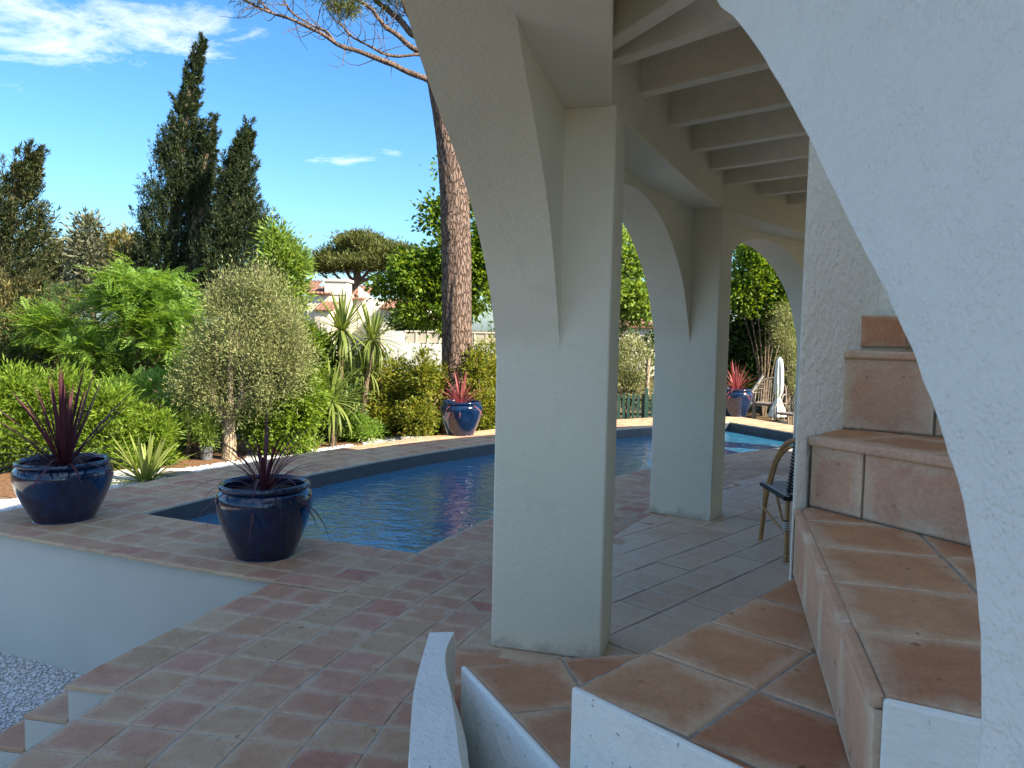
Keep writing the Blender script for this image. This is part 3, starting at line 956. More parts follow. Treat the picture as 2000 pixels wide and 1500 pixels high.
# fourth riser seen from the left, fifth to seventh seen from the front
riser_tiles(Np, PC, .86, 1.062, (.27, .52, .76), M['riser_tile'])
riser_tiles(n5, E5, 1.083, 1.298, (.13, .62), M['riser_tile'])
riser_tiles(n6, E6, 1.32, 1.580, (.205, .42), M['riser_tile'])
a7 = np.array([1.283, 2.868]); b7 = np.array([1.455, 2.845])
riser_tiles(a7, b7, 1.612, 1.735, (), M['stair_tile'])
riser_tiles(b7, np.array([1.56, 2.70]), 1.612, 1.735, (), M['stair_tile'])
MB().prism([a7 + (.0, .01), b7 + (.005, .01), np.array([1.57, 2.71]), np.array([2.5, 2.9]), np.array([2.4, 3.0]), np.array([1.4, 2.95])], 1.58, 1.732).build('step', M['wall'], stair)


def nosing(a, b, z, cuts, over=0.03, th=0.035):
    a, b = np.array(a), np.array(b)
    L = np.linalg.norm(b - a); d = (b - a) / L; nrm = np.array([d[1], -d[0]])
    cuts = [0] + list(cuts) + [1]
    for c0, c1 in zip(cuts[:-1], cuts[1:]):
        p, q = a + d * (c0 * L + .004), a + d * (c1 * L - .004)
        MB().prism([p - nrm * .004, q - nrm * .004, q + nrm * over, p + nrm * over], z - th, z + .0015).build('nosing_tile', M['riser_tile'], stair, bevel=0.009, seg=3)
nosing(Np + (.0, .0), PC, 1.083, (.27, .52, .76), over=.022, th=.024)
nosing(n5, E5, 1.32, (.46, .8), over=.035, th=.03)
nosing(n6, E6, 1.602, (.6,), over=.03, th=.028)


def side_wall(a, b, z1, z0=-1.0, th=0.05, ext=0.0):
    a, b = np.array(a), np.array(b)
    d = (b - a) / np.linalg.norm(b - a); nrm = np.array([d[1], -d[0]])
    if nrm @ (-(a + b) / 2) < 0: nrm = -nrm
    MB().prism([a, b + d * ext, b + d * ext + nrm * th * .35, a + nrm * th * .35], z0, z1).build('side_wall', M['curb'], stair, bevel=0.007, seg=2)
side_wall(PA, PB, .643, ext=-.0)
side_wall(PB, PC, .863)
side_wall(PC, PD, 1.086)
# low kerb wall on the outer side of the lowest treads
cl_ = np.array([(-.263, 2.476), (-.258, 2.088), (-.240, 1.866), (-.218, 1.685), (-.16, 1.40), (-.06, 1.1)])
cr2 = np.array([(-.170, 2.481), (-.188, 2.34), (-.175, 2.189), (-.154, 2.077), (-.121, 1.87), (-.094, 1.69), (-.03, 1.42), (.06, 1.17)])
cls, crs = spline(cl_, 30), spline(cr2, 30)
v, f = [], []
for i in range(30):
    l, r_ = cls[i], crs[i]
    out = (r_ - l) / np.linalg.norm(r_ - l)
    lean = 0.075 * min(1.0, max(0.0, (i - 4) / 10))
    v += [(*(l - out * .015), -1.0), (*l, .60), (*(l + out * .006), .648), (*(r_ - out * .004), .650), (*(r_ + out * lean * .5), .60), (*(r_ + out * lean), .30), (*(r_ + out * lean), -1.0)]
for i in range(29):
    for k in range(6): f.append((7 * i + k, 7 * i + k + 1, 7 * i + k + 8, 7 * i + k + 7)[::-1])
f.append(tuple(range(7))); f.append(tuple(29 * 7 + k for k in range(7))[::-1])
MB().add(v, f).build('kerb', M['curb'], stair, smooth=True, sharp=32)

# ------------------------------------------------------------------ pots and their plants
def blade_mesh(L, w, droop, mat, n=6, fold=0.25, out=0.25):
    """One strap leaf growing along +Z and arching towards +X."""
    v, f = [], []
    x = z = 0.0; ang = out
    for i in range(n + 1):
        t = i / n
        ww = w * (0.55 + 0.9 * t) * (1 - t ** 2.2) + 0.0008
        ww = min(ww, w)
        v += [(x, -ww / 2, z), (x - fold * ww * .5, 0, z - fold * ww * .2), (x, ww / 2, z)]
        ang2 = ang + droop * t * 1.6
        x += math.sin(ang2) * L / n; z += math.cos(ang2) * L / n
    for i in range(n):
        for k in range(2):
            a = 3 * i + k
            f.append((a, a + 1, a + 4, a + 3))
    me = bpy.data.meshes.new('blade'); me.from_pydata(v, [], f); me.update(); me.materials.append(mat)
    me.polygons.foreach_set('use_smooth', np.ones(len(me.polygons), dtype=bool))
    return me


def blades(parent, meshes, n, base, spread, rad=0.03, s=(.8, 1.15), name='blade', up0=0.0, seed=0):
    """Rosette of separate leaves; spread = largest tilt from upright."""
    rd = random.Random(seed)
    for i in range(n):
        t = (i + .5) / n
        az = i * 2.39996 + rd.uniform(-.3, .3)
        tilt = up0 + (spread - up0) * (t ** 0.9) + rd.uniform(-.08, .08)
        o = bpy.data.objects.new(name, meshes[min(int(t * len(meshes)), len(meshes) - 1)])
        COL.objects.link(o); o.parent = parent
        q = Matrix.Rotation(az, 4, 'Z') @ Matrix.Rotation(tilt, 4, 'Y')
        sc = rd.uniform(*s)
        o.matrix_local = Matrix.Translation((base[0] + rad * math.cos(az) * rd.random(), base[1] + rad * math.sin(az) * rd.random(), base[2])) @ q @ Matrix.Scale(sc, 4)


def pot(x, y, r, h, z, label, group='blue glazed pots around the pool'):
    o = thing('glazed_pot', label, 'plant pot', (x, y, z), group)
    pr = [(0.0, 0.0), (0.58, 0.0), (0.61, 0.012), (0.69, 0.12), (0.795, 0.28), (0.90, 0.46), (0.97, 0.62), (1.0, 0.74), (0.995, 0.81), (0.96, 0.87), (0.90, 0.912), (0.875, 0.93)]
    v, f = lathe([(a * r, b * h) for a, b in spline(np.array(pr), 40)])
    MB().add(v, f).build('body', M['glaze'], o, smooth=True, sharp=80)
    rp = [(0.86, 0.915), (0.91, 0.92), (0.945, 0.94), (0.95, 0.965), (0.935, 0.99), (0.89, 1.0), (0.845, 0.985), (0.82, 0.95), (0.82, 0.80)]
    v, f = lathe([(a * r, b * h) for a, b in spline(np.array(rp), 26)])
    MB().add(v, f).build('rim', M['glaze'], o, smooth=True, sharp=80)
    a = np.linspace(0, 2 * np.pi, 24, endpoint=False)
    MB().prism([(0.84 * r * math.cos(t), 0.84 * r * math.sin(t)) for t in a], h * .70, h * .86).build('soil', M['soil'], o)
    return o


pots = [(-3.74, 6.36, .375, .50, 'dark blue glazed pot with dense purple plant at the outer terrace corner'),
        (-1.76, 5.45, .335, .53, 'dark blue glazed pot with sparse drooping purple plant at the pool corner'),
        (-0.79, 12.0, .335, .53, 'blue glazed pot with a pink-red plant in front of the pine trunk'),
        (4.56, 15.6, .335, .56, 'sunlit blue glazed pot with a red spiky plant at the end of the pool')]
for x, y, r, h, lab in pots:
    pot(x, y, r, h, 0.0, lab)
up_p = [blade_mesh(.62, .024, .05, G['purple'], out=.02), blade_mesh(.62, .022, .2, G['purple'], out=.04), blade_mesh(.58, .020, .55, G['purple'], out=.1)]
p1 = thing('cordyline', 'tall dense purple cordyline with upright blades in the blue pot on the terrace corner', 'plant', (-3.74, 6.36, .42), 'cordylines in the blue pots')
blades(p1, up_p, 84, (0, 0, 0), 1.2, .035, (.95, 1.5), seed=3)
ar_p = [blade_mesh(.56, .018, .5, G['purple'], out=.1), blade_mesh(.60, .017, .8, G['purple'], out=.1), blade_mesh(.50, .016, 1.0, G['purple'], out=.2)]
p2 = thing('cordyline', 'thin purple cordyline with drooping blades in the pot at the pool corner', 'plant', (-1.76, 5.45, .45), 'cordylines in the blue pots')
blades(p2, ar_p, 62, (0, 0, 0), 1.25, .03, (.75, 1.35), seed=8)
rd_p = [blade_mesh(.56, .026, .1, G['red'], out=.03), blade_mesh(.54, .024, .4, G['red'], out=.06), blade_mesh(.5, .022, .9, G['red'], out=.12)]
p3 = thing('cordyline', 'pink-red cordyline in the blue pot before the pine trunk', 'plant', (-.79, 12.0, .45), 'cordylines in the blue pots')
blades(p3, rd_p, 64, (0, 0, 0), 1.35, .04, (.65, 1.15), seed=5)
p4 = thing('cordyline', 'bright red cordyline in the sunlit pot at the far end of the pool', 'plant', (4.56, 15.6, .48), 'cordylines in the blue pots')
blades(p4, rd_p, 70, (0, 0, 0), 1.25, .05, (.75, 1.25), seed=6)

# ------------------------------------------------------------------ rattan chair on the porch
M['cane'] = simple('rattan_cane', (0.42, 0.22, 0.08), 0.38, var=0.35, scale=22, spec=0.5)
M['ink'] = simple('black_weave', (0.012, 0.012, 0.014), 0.5, var=0.3)
M['ivory'] = simple('white_weave', (0.72, 0.70, 0.66), 0.5, var=0.05)


def weave(name, sx, sy, dark):
    m, t, b, out = newmat(name)
    co = t.n('ShaderNodeTexCoord').outputs['Object']
    s = t.n('ShaderNodeSeparateXYZ', i_0=co)
    a = t.math('PINGPONG', t.math('ADD', t.math('MULTIPLY', s.outputs[0], sx), t.math('MULTIPLY', s.outputs[1], sy)), 0.5)
    st = t.ramp(a, [(dark, (0.012, 0.012, 0.014)), (dark + .03, (0.66, 0.65, 0.62))])
    t.link(st, b.inputs['Base Color']); b.inputs['Roughness'].default_value = .5
    return m
M['seat_weave'] = weave('striped_seat_weave', 8.0, 55.0, 0.24)


def weave_z(name):
    m, t, b, out = newmat(name)
    co = t.n('ShaderNodeTexCoord').outputs['Object']
    s = t.n('ShaderNodeSeparateXYZ', i_0=co)
    a = t.math('PINGPONG', t.math('ADD', t.math('MULTIPLY', s.outputs[2], 40.0), t.math('MULTIPLY', s.outputs[0], 25.0)), 0.5)
    t.link(t.ramp(a, [(.36, (0.012, 0.012, 0.014)), (.40, (0.6, 0.6, 0.57))]), b.inputs['Base Color']); b.inputs['Roughness'].default_value = .5
    return m
M['back_weave'] = weave_z('striped_back_weave')
chair = thing('rattan_chair', 'rattan bistro chair with black and white woven seat half behind the stair wall', 'chair', (2.04, 5.53, 0))
W_, D_ = 0.43, 0.47            # local: x right, y forwards
for sx in (0, 1):
    X = sx * W_
    sg = -1 if sx == 0 else 1
    MB().tube(spline([(X + sg * .005, .0, 0), (X + .01 * -sg, .06, .25), (X + .02 * -sg, .085, .45)], 8), .018, 10).build('leg', M['cane'], chair, smooth=True)
    MB().tube(spline([(X + sg * .01, D_ + .10, 0), (X, D_ + .075, .25), (X, D_ + .06, .455)], 8), .018, 10).build('leg', M['cane'], chair, smooth=True)
    for py, zz in ((.052, .225), (D_ + .075, .27)):
        mb = MB()
        for k in range(5):
            mb.tube([(X, py, zz + k * .013), (X, py, zz + k * .013 + .0075)], .0225, 10)
        mb.build('binding', M['ivory'], chair, smooth=True)
        MB().tube([(X, py, zz - .004), (X, py, zz + .066)], .0205, 10).build('binding', M['ink'], chair, smooth=True)
    MB().tube(spline([(X, D_ + .075, .26), (X, D_ + .045, .36), (X, D_ - .02, .50), (X, D_ - .14, .68), (X + .0, D_ - .30, .82), (X - sg * .03, .06, .885), (X - sg * .12, -.02, .905), (W_ / 2, -.035, .91)], 30), .020, 10).build('bow', M['cane'], chair, smooth=True)
    MB().tube(spline([(X, D_ + .07, .28), (X, D_ + .01, .40), (X, D_ - .08, .53), (X, D_ - .19, .70), (X - sg * .01, .13, .81), (X - sg * .03, .02, .85)], 24), .013, 8).build('brace', M['cane'], chair, smooth=True)
    MB().tube(spline([(X, .06, .22), (X, .15, .30), (X, .27, .43)], 8), .011, 8).build('brace', M['cane'], chair, smooth=True)
    MB().tube(spline([(X, D_ + .07, .27), (X, .25, .22), (X, .06, .21)], 8), .011, 8).build('stretcher', M['cane'], chair, smooth=True)
MB().prism([(-.015, .03), (W_ + .015, .03), (W_ + .02, D_ + .10), (-.02, D_ + .10)], .452, .490).build('seat', M['seat_weave'], chair, bevel=.012)
mb = MB()
for c in ((0, .03), (W_, .03)): pass
for a, b in (((-.018, .03), (-.02, D_ + .10)), ((W_ + .018, .03), (W_ + .02, D_ + .10)), ((-.018, .03), (W_ + .018, .03)), ((-.02, D_ + .10), (W_ + .02, D_ + .10))):
    mb.tube([(*a, .458), (*b, .458)], .017, 10)
mb.build('seat_rim', M['ink'], chair, smooth=True)
v, f = [], []
for i in range(9):
    s = i / 8 * W_
    bow_ = -.035 * math.sin(math.pi * i / 8)
    for j in range(7):
        z = .50 + j / 6 * .38
        v.append((s, .07 - .10 * j / 6 + bow_, z)); 
for i in range(8):
    for j in range(6): f.append((i * 7 + j, (i + 1) * 7 + j, (i + 1) * 7 + j + 1, i * 7 + j + 1))
bk = MB().add(v, f).build('backrest', M['back_weave'], chair, smooth=True)
sol = bk.modifiers.new('thick', 'SOLIDIFY'); sol.thickness = .012
for X in (0.02, W_ - .02):
    MB().tube([(X, .085, .45), (X, .0, .80), (X, -.02, .885)], .012, 8).build('back_post', M['ink'], chair, smooth=True)

# ------------------------------------------------------------------ foliage engine
def unit(a): return a / (np.linalg.norm(a, axis=-1, keepdims=True) + 1e-9)


def leaf_quads(P, D, L, Wd, flat=0.35):
    """Four-cornered leaves at points P along directions D; returns verts, faces."""
    n = len(P)
    L = (np.full(n, L) if np.isscalar(L) else L)[:, None] * rng.uniform(.7, 1.25, (n, 1))
    Wd = (np.full(n, Wd) if np.isscalar(Wd) else Wd)[:, None] * rng.uniform(.75, 1.2, (n, 1))
    ref = rng.normal(size=(n, 3)); ref[:, 2] += flat
    S = unit(np.cross(D, ref))
    N = unit(np.cross(S, D))
    a = P; b = P + D * L * .45 + S * Wd * .5 + N * Wd * .12; c = P + D * L - N * L * .10; d = P + D * L * .45 - S * Wd * .5 + N * Wd * .12
    v = np.stack([a, b, c, d], 1).reshape(-1, 3)
    return v, np.arange(4 * n).reshape(-1, 4)


def clusters(blobs, n, shell=0.45):
    """Cluster centres spread through ellipsoids, more of them towards the outside."""
    w = np.array([(b[1][0] * b[1][1] * b[1][2]) ** (2 / 3) for b in blobs]); w /= w.sum()
    idx = rng.choice(len(blobs), n, p=w)
    c = np.array([b[0] for b in blobs])[idx]; r = np.array([b[1] for b in blobs])[idx]
    d = unit(rng.normal(size=(n, 3)))
    k = (shell + (1 - shell) * rng.random((n, 1)) ** .6)
    return c + d * r * k, d


def crown(name, blobs, n_cl, per, cl_r, L, Wd, mat, parent, out=.6, bias=(0, 0, .2), shell=.45, zmin=None, squash=.8, gap=0.0):
    C_, D_o = clusters(blobs, n_cl, shell)
    if gap:
        sz = np.mean([b[1][0] for b in blobs]); q = C_ / sz * 3.1
        nz = np.sin(q[:, 0] * 1.7 + 2 * np.sin(q[:, 2] * 1.3)) + np.sin(q[:, 2] * 1.9 + 1.5 * np.sin(q[:, 1] * 1.6 + 1)) + np.sin(q[:, 1] * 1.5 + q[:, 0])
        k = nz > np.quantile(nz, gap); C_, D_o = C_[k], D_o[k]
    if zmin is not None:
        k = C_[:, 2] > zmin; C_, D_o = C_[k], D_o[k]
    n_cl = len(C_)
    rad = cl_r * rng.uniform(.6, 1.4, (n_cl, 1, 1))
    off = rng.normal(size=(n_cl, per, 3)) * .55 * rad * np.array([1, 1, squash])
    P = (C_[:, None] + off).reshape(-1, 3)
    D = unit(off.reshape(-1, 3) / cl_r * .8 + np.repeat(D_o, per, 0) * out + rng.normal(size=P.shape) * .45 + np.array(bias))
    v, f = leaf_quads(P, D, L, Wd)
    return mesh_np(name, v, f, mat, parent)


def fronds(name, blobs, n, flen, nl, L, Wd, mat, parent, bias=(0, 0, .1), shell=.55, groups=0):
    """Feathery leaves: a rib with a row of narrow leaflets on both sides."""
    C_, D_o = clusters(blobs, n if not groups else groups, shell)
    if groups:
        k = n // groups
        C_ = (C_[:, None] + rng.normal(size=(groups, k, 3)) * np.array([.19, .19, .06])).reshape(-1, 3); D_o = np.repeat(D_o, k, 0)
    n = len(C_)
    D = unit(D_o * np.array([1, 1, .45]) + rng.normal(size=(n, 3)) * .45 + np.array(bias))
    ref = np.tile([0, 0, 1.0], (n, 1)) + rng.normal(size=(n, 3)) * .3
    S = unit(np.cross(D, ref)); N = unit(np.cross(S, D))
    fl = flen * rng.uniform(.7, 1.2, (n, 1, 1))
    t = np.linspace(.12, 1, nl)[None, :, None]
    rib = C_[:, None] + D[:, None] * fl * t - N[:, None] * fl * .22 * t ** 2
    prof = np.sin(np.pi * (0.12 + .8 * t)) * L
    vs = []
    for sgn in (1, -1):
        dirl = unit(S[:, None] * sgn + D[:, None] * .45 - N[:, None] * .12 + rng.normal(size=(n, nl, 3)) * .12)
        tip = rib + dirl * prof
        wv_ = D[:, None] * Wd * .5
        midp = rib + dirl * prof * .45
        vs.append(np.stack([rib, midp + wv_, tip, midp - wv_], 2).reshape(-1, 4, 3))
    v = np.concatenate(vs).reshape(-1, 3)
    return mesh_np(name, v, np.arange(len(v)).reshape(-1, 4), mat, parent)


def limb_mesh(paths, n=8):
    V, F, o = [], [], 0
    for pts, rad in paths:
        v, f = tube_np(pts, rad, n); V.append(v); F.append(f + o); o += len(v)
    return np.concatenate(V), np.concatenate(F)


def trunk_with_limbs(name, base, top, r0, r1, parent, mat, limbs=6, spread=1.0, wob=.06, n=10):
    base, top = np.array(base, float), np.array(top, float)
    k = 7
    pts = np.array([base + (top - base) * i / (k - 1) for i in range(k)])
    pts[1:-1] += rng.normal(size=(k - 2, 3)) * wob * np.array([1, 1, .3])
    pts = spline(pts, 20)
    paths = [(pts, np.linspace(r0, r1, 20))]
    for i in range(limbs):
        j = int(6 + 13 * (i + .5) / limbs); j = min(j, 18)
        a = rng.uniform(0, 2 * np.pi)
        d = np.array([math.cos(a), math.sin(a), rng.uniform(.5, 1.2)])
        q = spline([pts[j], pts[j] + d * spread * .35, pts[j] + d * spread * rng.uniform(.7, 1.0) + (0, 0, .15 * spread)], 8)
        paths.append((q, np.linspace(r1 + (r0 - r1) * (1 - j / 20) * .5, .006, 8)))
    v, f = limb_mesh(paths, n)
    return mesh_np(name, v, f, mat, parent, smooth=True)


def zero(p): return (0.0, 0.0, 0.0)
# Plants are built in world coordinates under an Empty at the origin of their own base: shift = -base
def plant(name, label, cat, base, group=None):
    return thing(name, label, cat, tuple(float(x) for x in base), group)


def rel(blobs, base):
    b = np.array(base)
    return [(np.array(c) - b, np.array(r)) for c, r in blobs]


def E(px, py, d, rx, ry=None, rz=None):
    """Ellipsoid centred at a photo pixel at distance d; radii in pixels (rx across, rz up), depth like rx unless given."""
    m = d / FOC
    return (at(px, py, d), np.array([rx * m, (ry if ry is not None else rx) * m, (rz if rz is not None else rx) * m]))


# ---- the big pine beside the pool
pine_d = 13.6
pb = at(893, 846, pine_d); pb[2] = GARDEN
pine = plant('pine_tree', 'tall bare-trunked pine with reddish fissured bark beside the pool', 'tree', pb)
path_px = [(893, 880), (893, 800), (893, 700), (892, 600), (891, 500), (889, 420), (885, 350), (877, 285), (864, 215), (850, 150), (838, 95), (828, 40), (818, -40), (806, -150)]
half_px = [31, 30, 29, 28, 27.5, 27, 26, 23, 19, 16, 14, 12, 10, 7]
tp = spline([at(x, y, pine_d) for x, y in path_px], 170)
hp = np.interp(np.linspace(0, 1, 170), np.linspace(0, 1, len(half_px)), half_px) * pine_d / FOC
v, f = tube_np(tp, hp, 56)
ctr = np.repeat(tp, 56, 0); rad = v - ctr
aa = np.tile(np.linspace(0, 2 * np.pi, 56, endpoint=False), 170); hh = np.repeat(np.linspace(0, 9.5, 170), 56)
def plates(a, h):
    s = 0
    for k, (fa, fh, am, ph) in enumerate(((9, 1.3, .035, .3), (14, 3.1, .030, 1.9), (21, 2.3, .022, 4.0), (6, .7, .03, 2.2))):
        s = s + am * np.abs(np.sin(fa * a * .5 + 1.6 * np.sin(fh * h + ph) + ph)) ** .7
    return s
v = ctr + rad * (0.95 + plates(aa, hh) + rng.normal(size=len(aa)) * .012)[:, None]
kn = at(880, 445, pine_d - .22); dk = np.linalg.norm(v - kn, axis=1)     # knots of lost boughs
v += (rad / np.linalg.norm(rad, axis=1)[:, None]) * (.05 * np.exp(-(dk / .14) ** 2))[:, None]
kn = at(906, 440, pine_d - .2); dk = np.linalg.norm(v - kn, axis=1)
v += (rad / np.linalg.norm(rad, axis=1)[:, None]) * (.045 * np.exp(-(dk / .10) ** 2))[:, None]
mesh_np('trunk', v - pb, f, M['trunk'], pine, smooth=True)


def bough(pxs, d0, d1, r0, r1, n=26):
    k = len(pxs)
    pts = spline([at(x, y, d0 + (d1 - d0) * i / (k - 1)) for i, (x, y) in enumerate(pxs)], n) - pb
    return pts, np.linspace(r0, r1, n)
main = [([(845, 160), (826, 152), (795, 140), (768, 126), (730, 112), (700, 100), (665, 90), (632, 68), (600, 52), (560, 34), (525, 24), (480, 2), (440, -22)], 13.5, 12.6, .068, .018),
        ([(832, 104), (812, 107), (775, 110), (745, 103), (718, 88), (690, 73), (668, 52), (650, 36)], 13.5, 13.0, .038, .010),
        ([(818, 100), (800, 90), (776, 68), (752, 52), (738, 34), (722, 14), (690, -4), (660, -20)], 13.5, 13.2, .062, .030),
        ([(815, 72), (800, 62), (784, 42), (760, 22), (738, 4), (715, -18)], 13.6, 14.0, .078, .05),
        ([(806, 48), (800, 35), (790, 14), (782, -10)], 13.7, 14.2, .045, .03),
        ([(668, 92), (654, 82), (638, 62), (615, 52), (590, 38), (568, 22), (552, -4)], 13.1, 12.8, .034, .012),
        ([(530, 26), (515, 10), (500, -8)], 12.8, 12.6, .02, .008)]
for a in main:
    pts, rad_ = bough(*a)
    v, f = tube_np(pts, rad_ * .78, 10)
    v += rng.normal(size=v.shape) * .004
    mesh_np('bough', v, f, M['limb'], pine, smooth=True)
tw = []
for a in main:
    pts, rad_ = bough(*a)
    for _ in range(16):
        i = rng.integers(8, 26); p = pts[i]
        d = unit(rng.normal(size=3) + np.array([-.5, 0, .5])) * rng.uniform(.25, .8)
        tw.append((spline([p, p + d * .5 + rng.normal(size=3) * .08, p + d + (0, 0, .1)], 6), np.linspace(.008, .003, 6)))
v, f = limb_mesh(tw, 5)
tag(mesh_np('twigs', v, f, M['limb'], pine), kind='stuff')
fb = rel([E(672, 18, 13.1, 26, None, 18), E(640, -10, 13.2, 40, None, 20), E(760, 10, 13.8, 30, None, 14), E(480, -40, 12.6, 70, None, 20), E(700, -60, 13.4, 110, None, 30), E(820, -150, 13.6, 160, 160, 50)], pb)
crown('crown', fb[:1], 46, 26, .10, .11, .012, G['pine'], pine, .3, (0, 0, .3), .1)
crown('crown', fb[1:], 420, 34, .16, .14, .014, G['pine'], pine, .3, (0, 0, .3), .2)

# ---- wind-swept cypresses
def swept(name, label, d, spine, widths, n_cl, per, seed_cl, mat, L=.17, Wd=.035, wind=.35, group=None, depth=.75):
    base = at(spine[0][0], spine[0][1], d); base = np.array([base[0], base[1], YARD])
    o = plant(name, label, 'tree', base, group)
    S = spline([at(x, y, d) for x, y in spine], 60)
    wv = np.interp(np.linspace(0, 1, 60), np.linspace(0, 1, len(widths)), widths) * d / FOC
    tb = np.vstack([base, S])
    v, f = tube_np(np.vstack([base, S[::6], S[-1]]) - base, np.concatenate([[.24], np.linspace(.22, .03, len(S[::6]) + 1)]), 8)
    mesh_np('trunk', v, f, M['stem'], o, smooth=True)
    seglen = np.linalg.norm(np.diff(S, axis=0), axis=1); wt = wv[:-1] * seglen + .02; wt /= wt.sum()
    i = rng.choice(59, n_cl, p=wt)
    a = rng.uniform(0, 2 * np.pi, n_cl); rr = np.sqrt(rng.random(n_cl)) * .85 + .12
    ragged = 1 + .6 * np.sin(i * .9 + a * 2) * rng.random(n_cl)
    C_ = S[i] + np.stack([np.cos(a) * rr * wv[i] * ragged, np.sin(a) * rr * wv[i] * depth, rng.normal(size=n_cl) * .12], 1)
    outd = np.stack([np.cos(a), np.sin(a) * .8, np.zeros(n_cl)], 1)
    Ds = unit(outd * .45 + np.array([wind, 0, 1.0]) + rng.normal(size=(n_cl, 3)) * .18)
    ln = rng.uniform(.3, .95, n_cl) * np.clip(wv[i] / .75, .3, 1.0)
    t = rng.random((n_cl, per))
    P = C_[:, None] + Ds[:, None] * (t * ln[:, None])[..., None] + rng.normal(size=(n_cl, per, 3)) * (.085 * (1.1 - t))[..., None] * np.clip(wv[i] / .6, .5, 1)[:, None, None]
    D = unit(Ds[:, None] * .9 + rng.normal(size=(n_cl, per, 3)) * .5)
    v, f = leaf_quads(P.reshape(-1, 3) - base, D.reshape(-1, 3), L, Wd)
    mesh_np('crown', v, f, mat, o)
    return o


grp = 'dark wind-swept cypresses behind the garden'
swept('cypress_tree', 'tallest dark wind-swept cypress, its thin tip leaning right', 24, [(325, 620), (330, 540), (338, 460), (344, 390), (350, 330), (356, 280), (362, 230), (370, 180), (380, 130), (397, 82)],
      [98, 84, 64, 52, 44, 34, 18, 15, 11, 3], 1200, 60, 1, G['cypress'], L=.13, Wd=.026, wind=.3, group=grp)
swept('cypress_tree', 'dark side trunk of cypress close against the tallest one, top at half its height', 23.6, [(376, 500), (385, 430), (393, 360), (403, 300), (418, 236)], [20, 20, 19, 15, 3], 240, 56, 1, G['cypress'], L=.13, Wd=.026, wind=.4, group=grp)
swept('cypress_tree', 'second dark cypress with a tip bent to the right, beside the pale feathery tree', 22.5, [(450, 620), (450, 540), (455, 470), (456, 410), (458, 360), (468, 305), (487, 258)],
      [72, 66, 52, 36, 28, 18, 3], 860, 60, 1, G['cypress'], L=.13, Wd=.026, wind=.4, group=grp)
swept('conifer_tree', 'ragged dark conifer at the end of the garden with open boughs leaning right', 17, [(0, 700), (0, 600), (5, 520), (15, 440), (30, 380), (50, 335), (68, 298)], [85, 84, 70, 50, 34, 20, 4], 640, 56, 1, G['conifer'], wind=.6, L=.11, Wd=.024)
swept('conifer_tree', 'low olive-brown conifer under the ragged dark one', 15.5, [(20, 760), (30, 680), (45, 620), (60, 560)], [90, 85, 62, 20], 260, 40, 1, G['brown'], wind=.3, L=.13, Wd=.03)

# ---- pale trees far behind
def far_tree(name, label, d, blobs_px, n_cl, per, cl_r, L, Wd, mat, group=None):
    x, y = blobs_px[0][0], blobs_px[-1][1]
    b = at(x, y, d); b = np.array([b[0], b[1], YARD])
    o = plant(name, label, 'tree', b, group)
    bl = rel([E(p[0], p[1], d, p[2], None, p[3]) for p in blobs_px], b)
    top = bl[0][0] + np.array([0, 0, bl[0][1][2] * .3])
    trunk_with_limbs('trunk', (0, 0, 0), top, .18, .05, o, M['stem'], 6, bl[0][1][0] * .9, .1)
    crown('crown', bl, n_cl, per, cl_r, L, Wd, mat, o, .4, (0, 0, .35), .25)
    return o
g2 = 'pale trees in the distance beyond the garden'
far_tree('distant_tree', 'slim blue-grey tree left of the tallest cypress', 36, [(172, 450, 14, 26), (172, 500, 25, 50), (168, 560, 30, 50)], 150, 40, .5, .30, .10, G['grey'], g2)
far_tree('distant_tree', 'brownish pointed tree between the ragged conifer and the blue-grey tree', 38, [(115, 510, 18, 30), (112, 560, 38, 50)], 130, 40, .5, .30, .10, G['brown'], g2)
far_tree('distant_tree', 'rounded tan tree directly beside the tallest cypress', 37, [(232, 490, 30, 34), (225, 550, 38, 50)], 150, 40, .5, .30, .10, G['brown'], g2)
far_tree('pale_green_tree', 'pale bright green feathery tree right of the second cypress', 18, [(545, 500, 22, 58), (560, 520, 38, 40), (545, 580, 42, 60)], 210, 60, .22, .16, .045, G['light'])

# ---- umbrella pine and the broad-leaved tree
UD = 52
um_b = at(690, 700, UD); um_b = np.array([um_b[0], um_b[1], YARD])
um = plant('umbrella_pine', 'umbrella pine with a flat dark crown above the cream house', 'tree', um_b)
bl = rel([E(705, 480, UD, 50, None, 24), E(655, 503, UD, 40, None, 16), E(755, 500, UD, 58, None, 24), E(617, 525, UD, 30, None, 9), E(640, 518, UD, 38, None, 12), E(705, 515, UD, 80, None, 14), E(800, 520, UD, 44, None, 25)], um_b)
tk = [(spline([(0, 0, 0), at(690, 620, UD) - um_b, at(693, 560, UD) - um_b, at(700, 535, UD) - um_b], 14), np.linspace(.35, .22, 14))]
for x, y in ((640, 520), (665, 508), (690, 490), (715, 490), (740, 505), (620, 528), (770, 510)):
    tk.append((spline([at(695, 555, UD) - um_b, at((x + 695) / 2, y + 28, UD) - um_b, at(x, y, UD) - um_b], 8), np.linspace(.16, .04, 8)))
v, f = limb_mesh(tk, 8); mesh_np('trunk', v, f, M['limb'], um, smooth=True)
crown('crown', bl, 900, 44, .42, .30, .06, G['pine'], um, .3, (0, 0, .9), .45, squash=.5)

